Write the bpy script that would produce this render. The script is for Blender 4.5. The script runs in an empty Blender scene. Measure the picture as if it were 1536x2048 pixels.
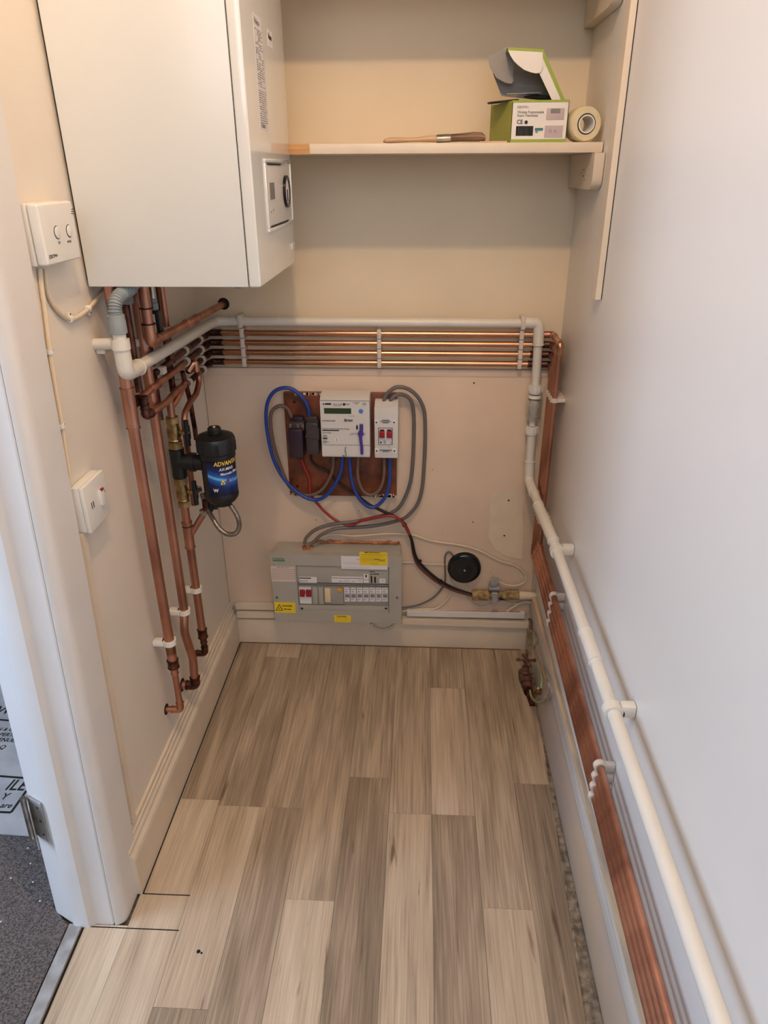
import bpy, bmesh, math, random
import numpy as np
from mathutils import Vector, Matrix
random.seed(7)
S = bpy.context.scene; C = S.collection
PI = math.pi

# ---------------------------------------------------------------- camera
F = 1409.; CH = 1.4                      # focal length in pixels of the 1536x2048 frame, camera height in metres
def nrm(a): return a/np.linalg.norm(a)
_zd = nrm(np.array([14., 2896., F])); _yd = nrm(np.array([79., -686., F])); _yd = nrm(_yd-_zd*(_yd@_zd))
_up = -_zd; _xd = np.cross(_yd, _up); _xd = _xd if _xd[0] > 0 else -_xd
RM = np.array([_xd, _yd, _up])
cam = bpy.data.cameras.new('camera'); cam_o = bpy.data.objects.new('camera', cam); C.objects.link(cam_o)
cam.sensor_fit = 'VERTICAL'; cam.sensor_height = 36; cam.lens = 36*F/2048; cam.clip_start = .02
cx_, cy_, cz_ = RM@np.array([1., 0, 0]), RM@np.array([0, -1., 0]), RM@np.array([0, 0, -1.])
m = Matrix.Identity(4)
for i in range(3): m[i][0], m[i][1], m[i][2] = cx_[i], cy_[i], cz_[i]
m.translation = (0, 0, CH); cam_o.matrix_world = m
S.camera = cam_o
# ---------------------------------------------------------------- light
S.view_settings.view_transform = 'Standard'; S.view_settings.look = 'None'; S.view_settings.gamma = 1
S.view_settings.use_curve_mapping = False
S.view_settings.exposure = 0.05
def lamp(kind, name, loc, power, col, **k):
    l = bpy.data.lights.new(name, kind); l.energy = power; l.color = col
    for a, b in k.items(): setattr(l, a, b)
    o = bpy.data.objects.new(name, l); C.objects.link(o); o.location = loc; return o
lamp('POINT', 'ceiling_bulb', (-.06, .55, 2.40), 27, (1, .67, .38), shadow_soft_size=.03)
w = lamp('AREA', 'hall_window_daylight', (-2.4, .15, 1.22), 56, (.58, .74, 1), shape='RECTANGLE', size=1.9, size_y=1.1)
w.rotation_euler = (0, math.radians(-90), 0)
b_ = lamp('AREA', 'room_daylight', (.0, -1.5, 2.1), 19, (.80, .88, 1), shape='RECTANGLE', size=1.4, size_y=1.3)
b_.rotation_euler = (math.radians(62), 0, 0)
W = bpy.data.worlds.new('world'); S.world = W; W.use_nodes = True
W.node_tree.nodes['Background'].inputs[0].default_value = (.80, .86, 1, 1)
W.node_tree.nodes['Background'].inputs[1].default_value = .13

# ---------------------------------------------------------------- measuring helpers
XL, XR, YB = -.596, .37, 1.89            # left wall, right wall, back wall planes
def P(px, py, ax, v):
    d = RM@np.array([px-768., py-1024., F]); o = np.array([0, 0, CH]); t = (v-o[ax])/d[ax]
    return Vector(o+d*t)
def B(px, py, o=0): return P(px, py, 1, YB-o)      # point at distance o in front of the back wall
def L(px, py, o=0): return P(px, py, 0, XL+o)      # point at distance o from the left wall
def R(px, py, o=0): return P(px, py, 0, XR-o)
def G(px, py, z=0): return P(px, py, 2, z)
def K(ox, oy, s): return lambda x, y: (ox+x/s, oy+y/s)

# ---------------------------------------------------------------- materials
def lin(c):
    return tuple(((v/255)/12.92 if v/255 <= .04045 else ((v/255+.055)/1.055)**2.4) for v in c)+(1,)
MATS = {}
def mat(name, rgb, rough=.5, metal=0., var=0., vs=20., bump=0., bs=60., rgb2=None, coat=0., stretch=None, trans=0., spec=None):
    if name in MATS: return MATS[name]
    M = bpy.data.materials.new(name); M.use_nodes = True; nt = M.node_tree; n = nt.nodes; p = n['Principled BSDF']
    p.inputs['Base Color'].default_value = lin(rgb); p.inputs['Roughness'].default_value = rough; p.inputs['Metallic'].default_value = metal
    if coat: p.inputs['Coat Weight'].default_value = coat; p.inputs['Coat Roughness'].default_value = .12
    if trans: p.inputs['Transmission Weight'].default_value = trans
    if spec is not None: p.inputs['Specular IOR Level'].default_value = spec
    if var or bump or rgb2:
        tc = n.new('ShaderNodeTexCoord'); mp = n.new('ShaderNodeMapping'); nt.links.new(tc.outputs['Object'], mp.inputs[0])
        if stretch: mp.inputs['Scale'].default_value = stretch
    if var or rgb2:
        no = n.new('ShaderNodeTexNoise'); no.inputs['Scale'].default_value = vs; no.inputs['Detail'].default_value = 5
        nt.links.new(mp.outputs[0], no.inputs[0])
        cr = n.new('ShaderNodeValToRGB'); nt.links.new(no.outputs[0], cr.inputs[0])
        a = lin(rgb); b = lin(rgb2) if rgb2 else tuple(max(0, v*(1-var)) for v in a[:3])+(1,)
        cr.color_ramp.elements[0].position = .35; cr.color_ramp.elements[0].color = b
        cr.color_ramp.elements[1].position = .62; cr.color_ramp.elements[1].color = a
        nt.links.new(cr.outputs[0], p.inputs['Base Color'])
    if bump:
        nb = n.new('ShaderNodeTexNoise'); nb.inputs['Scale'].default_value = bs; nb.inputs['Detail'].default_value = 4
        nt.links.new(mp.outputs[0], nb.inputs[0])
        bp = n.new('ShaderNodeBump'); bp.inputs['Strength'].default_value = bump; bp.inputs['Distance'].default_value = .002
        nt.links.new(nb.outputs[0], bp.inputs['Height']); nt.links.new(bp.outputs[0], p.inputs['Normal'])
    MATS[name] = M; return M
m_wall = mat('cream_wall_paint', (230, 213, 184), .55, var=.05, vs=4, bump=.25, bs=25)
m_wallr = mat('white_silk_wall_paint', (228, 222, 214), .36, var=.02, vs=3, bump=.06, bs=9, spec=.7)
m_walll = mat('pale_cream_wall_paint', (226, 216, 202), .5, var=.05, vs=4, bump=.2, bs=20)
m_panel = mat('cream_board_paint', (224, 200, 176), .5, var=.07, vs=6, bump=.3, bs=30)
m_wood = mat('white_gloss_woodwork', (222, 218, 214), .35, var=.04, vs=9, bump=.2, bs=18)
m_skirt = mat('cream_gloss_skirting', (226, 210, 188), .35, var=.08, vs=10, bump=.25, bs=22)
m_ceil = mat('ceiling_paint', (230, 225, 215), .8)
m_boiler = mat('white_boiler_enamel', (226, 226, 222), .10, coat=.5)
m_boilside = mat('white_boiler_casing', (222, 222, 217), .22)
m_white = mat('white_plastic', (226, 222, 214), .35, var=.03, vs=30)
m_pvc = mat('white_overflow_pipe_plastic', (222, 216, 204), .32, var=.05, vs=14)
m_clip = mat('white_clip_plastic', (216, 202, 188), .45, var=.08, vs=60)
m_cable = mat('cream_painted_cable', (218, 200, 172), .5)
m_cabd = mat('dirty_cream_cable', (176, 150, 122), .55, rgb2=(140, 112, 92), vs=60)
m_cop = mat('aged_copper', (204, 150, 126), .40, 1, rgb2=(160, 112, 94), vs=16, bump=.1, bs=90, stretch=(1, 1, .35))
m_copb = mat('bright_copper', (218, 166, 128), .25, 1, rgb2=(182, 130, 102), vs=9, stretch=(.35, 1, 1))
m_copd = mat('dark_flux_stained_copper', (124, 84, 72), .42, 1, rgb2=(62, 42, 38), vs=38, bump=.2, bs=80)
m_flux = mat('black_solder_flux', (40, 26, 24), .5, .6)
m_brass = mat('brass', (196, 166, 116), .32, 1, rgb2=(140, 112, 76), vs=50)
m_black = mat('black_plastic', (20, 21, 23), .38, bump=.1, bs=150)
m_blackg = mat('glossy_black_plastic', (9, 10, 11), .16)
m_steel = mat('bright_steel', (196, 194, 190), .28, 1, rgb2=(150, 146, 140), vs=30)
m_greyp = mat('grey_hose_plastic', (138, 146, 148), .5)
m_navy = mat('navy_label_print', (14, 26, 66), .3)
m_blueg = mat('blue_label_flash', (52, 140, 200), .3)
m_yel = mat('yellow_sticker', (240, 206, 44), .5)
m_yel2 = mat('golden_lettering', (244, 200, 72), .5)
m_ink = mat('black_print', (24, 22, 22), .6)
m_inkg = mat('grey_print', (128, 124, 122), .6)
m_paper = mat('white_paper_label', (226, 222, 222), .55)
m_paperp = mat('pinkish_paper_label', (214, 196, 184), .6)
m_meter = mat('pale_grey_meter_plastic', (214, 210, 206), .4)
m_lcd = mat('green_lcd', (52, 66, 34), .25)
m_blue = mat('blue_cable_sheath', (34, 66, 150), .4)
m_brn = mat('brown_cable_sheath', (112, 88, 76), .5)
m_gry = mat('grey_cable_sheath', (104, 100, 98), .45)
m_red = mat('red_cable_sheath', (148, 44, 44), .4)
m_blk = mat('black_cable_sheath', (28, 22, 22), .4)
m_board = mat('varnished_chipboard', (124, 66, 40), .4, rgb2=(84, 42, 26), vs=22, bump=.2, bs=60)
m_cu = mat('grey_enclosure_plastic', (172, 168, 158), .4, var=.06, vs=16)
m_cud = mat('grey_module_plastic', (158, 155, 148), .4)
m_redsw = mat('red_switch_toggle', (150, 24, 34), .3)
m_greens = mat('green_print', (28, 122, 84), .5)
m_beige = mat('cream_toggle', (222, 204, 164), .4)
m_orange = mat('orange_button', (226, 158, 50), .4)
m_purple = mat('purple_key_plastic', (78, 56, 148), .35)
m_purpd = mat('dark_purple_bakelite', (48, 32, 44), .35)
m_dgrey = mat('dark_grey_bakelite', (64, 56, 56), .4)
m_bluebt = mat('blue_button', (74, 128, 206), .4)
m_green = mat('green_box_card', (146, 164, 60), .5)
m_greend = mat('olive_box_card', (150, 156, 72), .55)
m_card = mat('white_box_card', (228, 222, 214), .5)
m_cardin = mat('grey_card_inside', (150, 144, 140), .7)
m_pink = mat('printed_device_grey', (186, 170, 172), .5)
m_teal = mat('teal_print', (56, 116, 122), .5)
m_tape = mat('cream_jointing_tape', (224, 208, 172), .7, var=.08, vs=40)
m_pine = mat('bare_pine', (206, 162, 104), .5, rgb2=(176, 124, 72), vs=30, stretch=(.3, 1, 6))
m_handle = mat('worn_beech_handle', (206, 174, 142), .5, rgb2=(184, 148, 116), vs=20, stretch=(.4, 2, 2))
m_bris = mat('brown_grey_bristle', (176, 140, 108), .8, rgb2=(84, 66, 60), vs=60, stretch=(.12, 3, 3), bump=1, bs=300)
m_ledge = mat('worn_cream_timber', (214, 190, 156), .5, rgb2=(176, 160, 146), vs=24, stretch=(3, .4, 3), bump=.3, bs=40)
m_skirtr = mat('greyish_white_skirting', (206, 202, 196), .45, rgb2=(180, 172, 162), vs=14, stretch=(3, .3, 8), bump=.2, bs=30)
m_screed = mat('rough_grey_screed', (150, 136, 116), .9, rgb2=(96, 86, 72), vs=60, bump=1.6, bs=90)
m_boxing = mat('dusty_beige_boxing', (176, 156, 134), .45, rgb2=(160, 148, 142), vs=7, stretch=(1, .5, 1))
m_olive = mat('olive_cloth_wrap', (176, 148, 100), .8, rgb2=(116, 90, 60), vs=70, bump=.8, bs=200)
m_rust = mat('tarnished_brass', (138, 92, 78), .5, .5, rgb2=(84, 58, 52), vs=60, bump=.8, bs=150)
m_alu = mat('scuffed_aluminium', (190, 192, 194), .45, .45, rgb2=(156, 154, 152), vs=30)
m_mud = mat('orange_filler', (196, 128, 86), .8, rgb2=(150, 92, 62), vs=60, bump=1, bs=150)
m_clear = mat('clear_plastic', (244, 240, 232), .06, trans=.8)
m_dirt_gap = mat('dark_gap', (20, 16, 14), .9)
m_sheet = mat('cream_floor_card', (188, 184, 184), .6, rgb2=(166, 164, 168), vs=14)
m_plaster = mat('patch_plaster', (222, 204, 178), .7, var=.06, vs=20)
m_hole = mat('dark_hole', (36, 22, 16), .9)

# ---------------------------------------------------------------- mesh helpers
def box(bm, p0, p1, bev=0., seg=2):
    t = bmesh.new(); bmesh.ops.create_cube(t, size=1)
    a = Vector([min(p0[i], p1[i]) for i in range(3)]); b = Vector([max(p0[i], p1[i]) for i in range(3)])
    for v in t.verts: v.co = Vector([(a[i]+b[i])/2+v.co[i]*(b[i]-a[i]) for i in range(3)])
    if bev: bmesh.ops.bevel(t, geom=t.edges[:], offset=min(bev, .45*min(b-a)), segments=seg, affect='EDGES', profile=.6)
    return join(bm, t)
def join(bm, t, M=None):
    if M: bmesh.ops.transform(t, matrix=M, verts=t.verts)
    mp = {v: bm.verts.new(v.co) for v in t.verts}
    for f in t.faces:
        try: bm.faces.new([mp[v] for v in f.verts])
        except ValueError: pass
    t.free(); return bm
def fillet(pts, rad, n=6):
    pts = [Vector(p) for p in pts]; out = [pts[0]]
    for i in range(1, len(pts)-1):
        a, b, c = pts[i-1], pts[i], pts[i+1]
        u, v = (a-b), (c-b); la, lc = u.length, v.length
        if la < 1e-6 or lc < 1e-6: continue
        u.normalize(); v.normalize(); ang = u.angle(v)
        if ang > PI-.02: out.append(b); continue
        d = min(rad/math.tan(ang/2), .48*la, .48*lc)
        s, e = b+u*d, b+v*d
        for k in range(n+1):
            t = k/n; out.append(s*(1-t)**2+b*2*t*(1-t)+e*t*t)
    out.append(pts[-1]); return out
def smooth(pts, n=6):
    pts = [Vector(p) for p in pts]; q = [pts[0]*2-pts[1]]+pts+[pts[-1]*2-pts[-2]]; out = []
    for i in range(1, len(q)-2):
        a, b, c, d = q[i-1], q[i], q[i+1], q[i+2]
        for k in range(n):
            t = k/n; out.append(.5*((2*b)+(c-a)*t+(2*a-5*b+4*c-d)*t*t+(3*b-a-3*c+d)*t**3))
    out.append(pts[-1]); return out
def tube(bm, pts, r, n=14, cap=True, sx=1.):
    pts = [Vector(p) for p in pts]; rs = r if isinstance(r, (list, tuple)) else [r]*len(pts)
    T = []
    for i in range(len(pts)):
        a = pts[max(0, i-1)]; b = pts[min(len(pts)-1, i+1)]; t = b-a
        T.append(t.normalized() if t.length > 1e-9 else (T[-1] if T else Vector((0, 0, 1))))
    u = T[0].orthogonal().normalized(); rings = []
    for i, p in enumerate(pts):
        if i: 
            u = (u-T[i]*u.dot(T[i])); u.normalize()
        v = T[i].cross(u)
        rings.append([bm.verts.new(p+(u*math.cos(2*PI*k/n)*sx+v*math.sin(2*PI*k/n))*rs[i]) for k in range(n)])
    for a, b in zip(rings, rings[1:]):
        for k in range(n): bm.faces.new((a[k], a[(k+1) % n], b[(k+1) % n], b[k]))
    if cap: bm.faces.new(rings[0][::-1]); bm.faces.new(rings[-1])
    return bm
def lathe(bm, prof, o, axis, n=28, closed=False):
    """prof: list of (radius, height along axis)"""
    o = Vector(o); ax = Vector(axis).normalized(); u = ax.orthogonal().normalized(); v = ax.cross(u); rings = []
    for r, h in prof:
        rings.append([bm.verts.new(o+ax*h+(u*math.cos(2*PI*k/n)+v*math.sin(2*PI*k/n))*max(r, 1e-5)) for k in range(n)])
    pr = list(zip(rings, rings[1:]))
    if closed: pr.append((rings[-1], rings[0]))
    for a, b in pr:
        for k in range(n): bm.faces.new((a[k], a[(k+1) % n], b[(k+1) % n], b[k]))
    if not closed: bm.faces.new(rings[0][::-1]); bm.faces.new(rings[-1])
    return bm
def ring(bm, o, axis, r0, r1, w):
    return lathe(bm, [(r0, -w/2), (r1, -w/2), (r1, w/2), (r0, w/2)], o, axis, closed=True)
def prism(bm, poly, d):
    """poly: 3D points (planar), d: extrusion vector"""
    d = Vector(d); a = [bm.verts.new(Vector(p)) for p in poly]; b = [bm.verts.new(Vector(p)+d) for p in poly]; n = len(poly)
    bm.faces.new(a[::-1]); bm.faces.new(b)
    for k in range(n): bm.faces.new((a[k], a[(k+1) % n], b[(k+1) % n], b[k]))
    return bm
def text(bm, s, size, o, u, v, align='LEFT', sx=1., shear=0., th=.0003, bold=0.):
    cu = bpy.data.curves.new('t', 'FONT'); cu.body = s; cu.size = size; cu.align_x = align; cu.shear = shear; cu.extrude = 0; cu.offset = bold*size
    cu.resolution_u = 3
    ob = bpy.data.objects.new('t', cu); C.objects.link(ob); bpy.context.view_layer.update()
    me = bpy.data.meshes.new_from_object(ob); bpy.data.objects.remove(ob)
    t = bmesh.new(); t.from_mesh(me); bpy.data.meshes.remove(me); bpy.data.curves.remove(cu)
    u = Vector(u).normalized(); v = Vector(v).normalized(); w_ = u.cross(v); o = Vector(o)
    ex = bmesh.ops.extrude_face_region(t, geom=t.faces[:])
    for e in ex['geom']:
        if isinstance(e, bmesh.types.BMVert): e.co.z += th
    for q in t.verts: q.co = o+u*q.co.x*sx+v*q.co.y+w_*q.co.z
    return join(bm, t)
def obj(name, bm, M, parent=None, flat=False, loc=None):
    bmesh.ops.recalc_face_normals(bm, faces=bm.faces[:])
    if parent is not None:
        base = Vector(parent.location); p = parent.parent
        while p is not None: base = base+Vector(p.location); p = p.parent
    mn = Vector([min(v.co[i] for v in bm.verts) for i in range(3)]); mx = Vector([max(v.co[i] for v in bm.verts) for i in range(3)])
    org = loc if loc is not None else Vector(((mn.x+mx.x)/2, (mn.y+mx.y)/2, mn.z))
    for v in bm.verts: v.co -= org
    me = bpy.data.meshes.new(name); bm.to_mesh(me); bm.free(); me.materials.append(M)
    if not flat:
        me.shade_smooth(); me.set_sharp_from_angle(angle=math.radians(35))
    o = bpy.data.objects.new(name, me); C.objects.link(o)
    if parent is not None: o.parent = parent; o.location = org-base
    else: o.location = org
    return o
def tag(o, label=None, cat=None, group=None, kind=None):
    if label: o['label'] = label
    if cat: o['category'] = cat
    if group: o['group'] = group
    if kind: o['kind'] = kind
    return o
def thing(name, label, cat, loc, group=None):
    o = bpy.data.objects.new(name, None); o.empty_display_size = .02; C.objects.link(o); o.location = Vector(loc); return tag(o, label, cat, group)
def struct(name, bm, M, **k):
    o = obj(name, bm, M, **k); o['kind'] = 'structure'; return o
def one(name, bm, M, label, cat, group=None):
    return tag(obj(name, bm, M), label, cat, group)
def NB(): return bmesh.new()
X_, Y_, Z_ = Vector((1, 0, 0)), Vector((0, 1, 0)), Vector((0, 0, 1))
def brect(bm, q, x0, y0, x1, y1, o0, o1, bev=0.):
    """box on the back wall from two opposite pixel corners, spanning depths o0..o1 in front of the wall"""
    a = B(*q(x0, y0), o1); b = B(*q(x1, y1), o1)
    return box(bm, (a.x, YB-o0, a.z), (b.x, YB-o1, b.z), bev)

# ================================================================ THE SETTING
# laminate floor: one mesh, a face for each printed plank, its tone stored per face
cols = [-.80, -.686, -.58, -.475, -.370, -.267, -.161, -.056, .048, .152, .257, .362]
seams = [[.0], [.1, .45], [.0, .40, 1.232], [.3, .753, 1.216, 1.802], [.16, .55, 1.216], [.25, .979],
         [.0, .52, 1.32], [.1, .67, 1.213], [.35, .72, 1.213, 1.676], [.2, .979], [.1, .70, 1.318]]
tones = {(1, 2): .75, (2, 2): .72, (2, 3): .30, (3, 1): .30, (3, 2): .62, (3, 3): .36, (3, 4): .6, (4, 2): .34, (4, 3): .42,
         (5, 1): .74, (5, 2): .42, (6, 2): .26, (6, 3): .48, (7, 2): .56, (7, 3): .46, (8, 2): .26, (8, 3): .62, (8, 4): .30,
         (9, 1): .64, (9, 2): .42, (10, 2): .22, (10, 3): .46}
def floor_edge(y): return min(.357, .317+(y-.6)*.040)
bm = NB(); lay = bm.loops.layers.float_color.new('tone')
for i in range(len(cols)-1):
    ys = [-.6]+seams[i]+[1.878]
    for j in range(len(ys)-1):
        y0, y1 = ys[j], ys[j+1]; x0, x1 = cols[i], cols[i+1]
        if i < 1 : x0 = -.672-.0
        if i == 0: continue
        if i == 1: x0 = -.685
        segs = [(y0, y1)]
        if x1 < -.57 :
            y1 = min(y1, .905 if i == 1 else 1.878)
            if y0 >= y1: continue
        if i == 10: xa, xb = floor_edge(y0), floor_edge(y1)
        else: xa = xb = x1
        ps = [(x0, y0), (xa, y0), (xb, y1), (x0, y1)]
        if i == 10 and y1 > 1.8: ps = [(x0, y0), (xa, y0), (floor_edge(1.60), 1.60), (.338, 1.625), (.324, 1.67), (.318, 1.73), (.324, 1.775), (.352, 1.79), (xb, y1), (x0, y1)]
        gx = .0003; cxm = (x0+x1)/2; cym = (y0+y1)/2
        ps = [(x+(gx if x < cxm else -gx), y+(gx if y < cym else -gx)) for x, y in ps]
        top = [bm.verts.new((x, y, 0)) for x, y in ps]; bot = [bm.verts.new((x, y, -.009)) for x, y in ps]
        fs = [bm.faces.new(top), bm.faces.new(bot[::-1])]+[bm.faces.new((top[k], bot[k], bot[(k+1) % len(ps)], top[(k+1) % len(ps)])) for k in range(len(ps))]
        tn = tones.get((i, j), random.uniform(.2, .8))
        for f in fs:
            for l in f.loops: l[lay] = (tn, random.Random(i*17+j).random(), 0, 1)
fl = struct('floor', bm, None or m_dirt_gap, flat=True, loc=Vector((0, 0, 0)))
M = bpy.data.materials.new('printed_oak_laminate'); M.use_nodes = True; nt = M.node_tree; n = nt.nodes; p = n['Principled BSDF']; LK = nt.links.new
at = n.new('ShaderNodeAttribute'); at.attribute_name = 'tone'; sp = n.new('ShaderNodeSeparateColor'); LK(at.outputs['Color'], sp.inputs[0])
tc = n.new('ShaderNodeTexCoord')
def noise(scale, det, sc, w=True, dist=0):
    mp = n.new('ShaderNodeMapping'); mp.inputs['Scale'].default_value = sc; LK(tc.outputs['Object'], mp.inputs[0])
    no = n.new('ShaderNodeTexNoise'); no.noise_dimensions = '4D'; no.inputs['Scale'].default_value = scale; no.inputs['Detail'].default_value = det
    no.inputs['Distortion'].default_value = dist
    LK(mp.outputs[0], no.inputs['Vector'])
    mu = n.new('ShaderNodeMath'); mu.operation = 'MULTIPLY'; mu.inputs[1].default_value = 37; LK(sp.outputs[1], mu.inputs[0]); LK(mu.outputs[0], no.inputs['W'])
    return no
g1 = noise(260, 4, (1, .025, 1), dist=.3); g2 = noise(16, 5, (1, .10, 1), dist=1.2); g3 = noise(60, 6, (1, .07, 1), dist=.8)
def math_(op, a, b):
    q = n.new('ShaderNodeMath'); q.operation = op
    for k, v in enumerate((a, b)):
        if isinstance(v, (int, float)): q.inputs[k].default_value = v
        else: LK(v, q.inputs[k])
    return q.outputs[0]
s1 = math_('MULTIPLY', math_('SUBTRACT', g1.outputs[0], .5), .80)
s2 = math_('MULTIPLY', math_('SUBTRACT', g2.outputs[0], .5), .95)
tot = math_('ADD', math_('ADD', math_('MULTIPLY', sp.outputs[0], .80), .10), math_('ADD', s1, s2))
cr = n.new('ShaderNodeValToRGB'); LK(tot, cr.inputs[0]); e = cr.color_ramp.elements
e[0].position = .0; e[0].color = lin((112, 97, 80)); e[1].position = 1.; e[1].color = lin((218, 202, 178))
k = e.new(.30); k.color = lin((148, 131, 111)); k = e.new(.62); k.color = lin((190, 171, 147))
dk = n.new('ShaderNodeValToRGB'); LK(g3.outputs[0], dk.inputs[0]); dk.color_ramp.elements[0].position = .26; dk.color_ramp.elements[0].color = (.45, .38, .33, 1)
dk.color_ramp.elements[1].position = .36; dk.color_ramp.elements[1].color = (1, 1, 1, 1)
mx = n.new('ShaderNodeMix'); mx.data_type = 'RGBA'; mx.blend_type = 'MULTIPLY'; mx.inputs[0].default_value = 1
LK(cr.outputs[0], mx.inputs[6]); LK(dk.outputs[0], mx.inputs[7]); LK(mx.outputs[2], p.inputs['Base Color'])
p.inputs['Roughness'].default_value = .42
bp = n.new('ShaderNodeBump'); bp.inputs['Strength'].default_value = .25; bp.inputs['Distance'].default_value = .001; LK(g1.outputs[0], bp.inputs['Height']); LK(bp.outputs[0], p.inputs['Normal'])
fl.data.materials[0] = M
# saw cuts in the laminate by the door frame, and a small knot
for (a, b, wd) in (((277, 1787), (380, 1791), .0022), ((153, 1852), (358, 1861), .0022)):
    A, D = G(*a), G(*b); bm = NB(); prism(bm, [A+Vector((0, -wd/2, -.001)), D+Vector((0, -wd/2, -.001)), D+Vector((0, wd/2, -.001)), A+Vector((0, wd/2, -.001))], (0, 0, .0014))
    tag(obj('saw_cut', bm, m_dirt_gap, fl), 'black saw slot')
bm = NB(); c = G(397, 1903); lathe(bm, [(.004, -.001), (.004, .0003)], c, (0, 0, 1), 10); c = G(403, 1906); lathe(bm, [(.0022, -.001), (.0003+.002, .0003)], c, (0, 0, 1), 8)
tag(obj('knot', bm, m_dirt_gap, fl), 'dark knot')
# subfloor and screed strip along the right
bm = NB(); box(bm, (-3, -.6, -.05), (XR+.1, 3.2, -.012)); struct('floor', bm, m_screed)
bm = NB()
ys = np.linspace(-.6, 1.66, 60); rr = random.Random(3); rows = []
for y in ys:
    a = floor_edge(y)-.004; rows.append([bm.verts.new((a+(XR-.006-a)*t, y, -.004+(rr.uniform(0, .007) if 0 < t < 1 else 0))) for t in (0, .2, .4, .6, .8, 1)])
for a, b in zip(rows, rows[1:]):
    for q in range(5): bm.faces.new((a[q], a[q+1], b[q+1], b[q]))
struct('trim_1', bm, m_screed)
# walls
bm = NB(); box(bm, (XL-.09, YB, -.05), (XR+.1, YB+.08, 2.5)); struct('wall_back', bm, m_wall)
bm = NB(); box(bm, (XR, -.5, -.05), (XR+.1, YB, 2.5)); struct('wall_right', bm, m_wallr)
bm = NB(); prism(bm, [(XL, 1.0-.003, -.05), (XL, YB, -.05), (XL, YB, 2.5), (XL, 1.0+2.5*.067, 2.5)], (-.10, 0, 0)); struct('wall_left', bm, m_walll)
bm = NB(); box(bm, (-3, -.5, 2.5), (XR+.1, 3.2, 2.56)); struct('ceiling', bm, m_ceil)
# hall seen through the doorway
bm = NB(); box(bm, (-3, 3.1, -.05), (XL-.1, 3.2, 2.5)); struct('wall_hall', bm, m_wallr)
# lower boarding on the back wall
bm = NB(); box(bm, (XL+.001, YB-.012, .14), (XR-.012, YB, .905), .002); struct('trim_2', bm, m_panel)
bm = NB(); a, b = B(415, 735), B(1112, 741); box(bm, (a.x, YB-.014, .895), (b.x, YB-.0, .915), .003); struct('trim_3', bm, m_panel)
# plaster patch with screw holes
q8 = K(800, 960, 4.042)
bm = NB(); pp = [(745, 95), (1005, 95), (990, 300), (1000, 460), (985, 640), (860, 620), (770, 560), (705, 450), (730, 330), (725, 200)]
prism(bm, [B(*q8(*t), .0125) for t in pp], (0, -.0012, 0)); pw = struct('trim_4', bm, m_plaster)
bm = NB()
for (x, y, r) in ((878, 165, 3.0), (843, 450, 2.8), (590, 341, 2.0), (993, 477, 1.0), (730, 745, 1.), (348, 415, 1.)):
    c = B(*q8(x, y), .0138); lathe(bm, [(r/1000, 0), (r/1000*.8, .0006)], c, (0, -1, 0), 10)
for (x, y, r) in ((948, 766, 2.2), (865, 939, 1.2), (671, 1003, .8), (1038, 749, 2.), (632, 1040, 1.6), (718, 1021, 1.2)):
    c = B(x, y, .0128); lathe(bm, [(r/1000, 0), (r/1000*.7, .0006)], c, (0, -1, 0), 10)
struct('trim_5', bm, m_hole)

# left skirting (moulded), right skirting and the boxing below it
bm = NB(); prof = [(XL, 0), (XL+.021, 0), (XL+.021, .100), (XL+.019, .108), (XL+.013, .116), (XL+.013, .124), (XL+.009, .130), (XL+.009, .139), (XL+.006, .1405), (XL+.006, .152), (XL, .152)]
prism(bm, [(x, .975, z) for x, z in prof], (0, YB-.975-.012, 0)); struct('baseboard_left', bm, m_skirt, flat=True)
bm = NB(); box(bm, (XL+.0205, .977, 0), (XL+.0232, YB-.017, .0016)); struct('trim_15', bm, m_dirt_gap)
bm = NB(); box(bm, (XL+.024, YB-.0185, 0), (XR-.03, YB-.0158, .002)); struct('trim_16', bm, mat('brown_dirt_line', (120, 84, 62), .8))
bm = NB(); box(bm, (XL+.018, YB-.016, 0), (XR-.013, YB-.0, .092), .003); struct('baseboard_back', bm, m_skirt)
bm = NB(); box(bm, (XR-.013, -.45, .156), (XR-.0, YB, .2165), .001); bs_ = struct('baseboard_right', bm, m_skirtr)
bm = NB(); box(bm, (XR-.0134, -.45, .2150), (XR-.0, YB, .2195), .0008); obj('top_bead', bm, m_ledge, bs_)
bm = NB()
prof = [(XR-.001, 0), (XR-.013, 0), (XR-.018, .015), (XR-.0215, .045), (XR-.0225, .08), (XR-.021, .115), (XR-.017, .140), (XR-.012, .152), (XR-.001, .153)]
prism(bm, [(x, -.45, z) for x, z in prof], (0, 2.03, 0)); struct('trim_6', bm, m_boxing)

# door frame: lining, stop and rounded post; it leans slightly
def lean(poly, h=2.2):
    bm = NB(); a = [bm.verts.new((x, y, 0)) for x, y in poly]; b = [bm.verts.new((x, y+.067*h, h)) for x, y in poly]; n_ = len(poly)
    bm.faces.new(a[::-1]); bm.faces.new(b)
    for k in range(n_): bm.faces.new((a[k], a[(k+1) % n_], b[(k+1) % n_], b[k]))
    return bm
post = [(-.586, 1.0), (-.586, .93), (-.5875, .918), (-.592, .911), (-.600, .906), (-.607, .905), (-.6085, .908), (-.6085, 1.0)]
struct('door_1', lean(post), m_wood)
stop = [(-.6095, 1.0), (-.6095, .908), (-.612, .9055), (-.646, .9055), (-.652, .902), (-.658, .897), (-.687, .896), (-.692, .899), (-.692, 1.0)]
d1 = struct('trim_7', lean(stop), m_wood)
lining = [(-.6925, 1.0), (-.6925, .905), (-.700, .907), (-.738, .925), (-.744, .930), (-.746, .936), (-.746, 1.0)]
d1 = struct('trim_8', lean(lining), m_wood)
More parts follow.
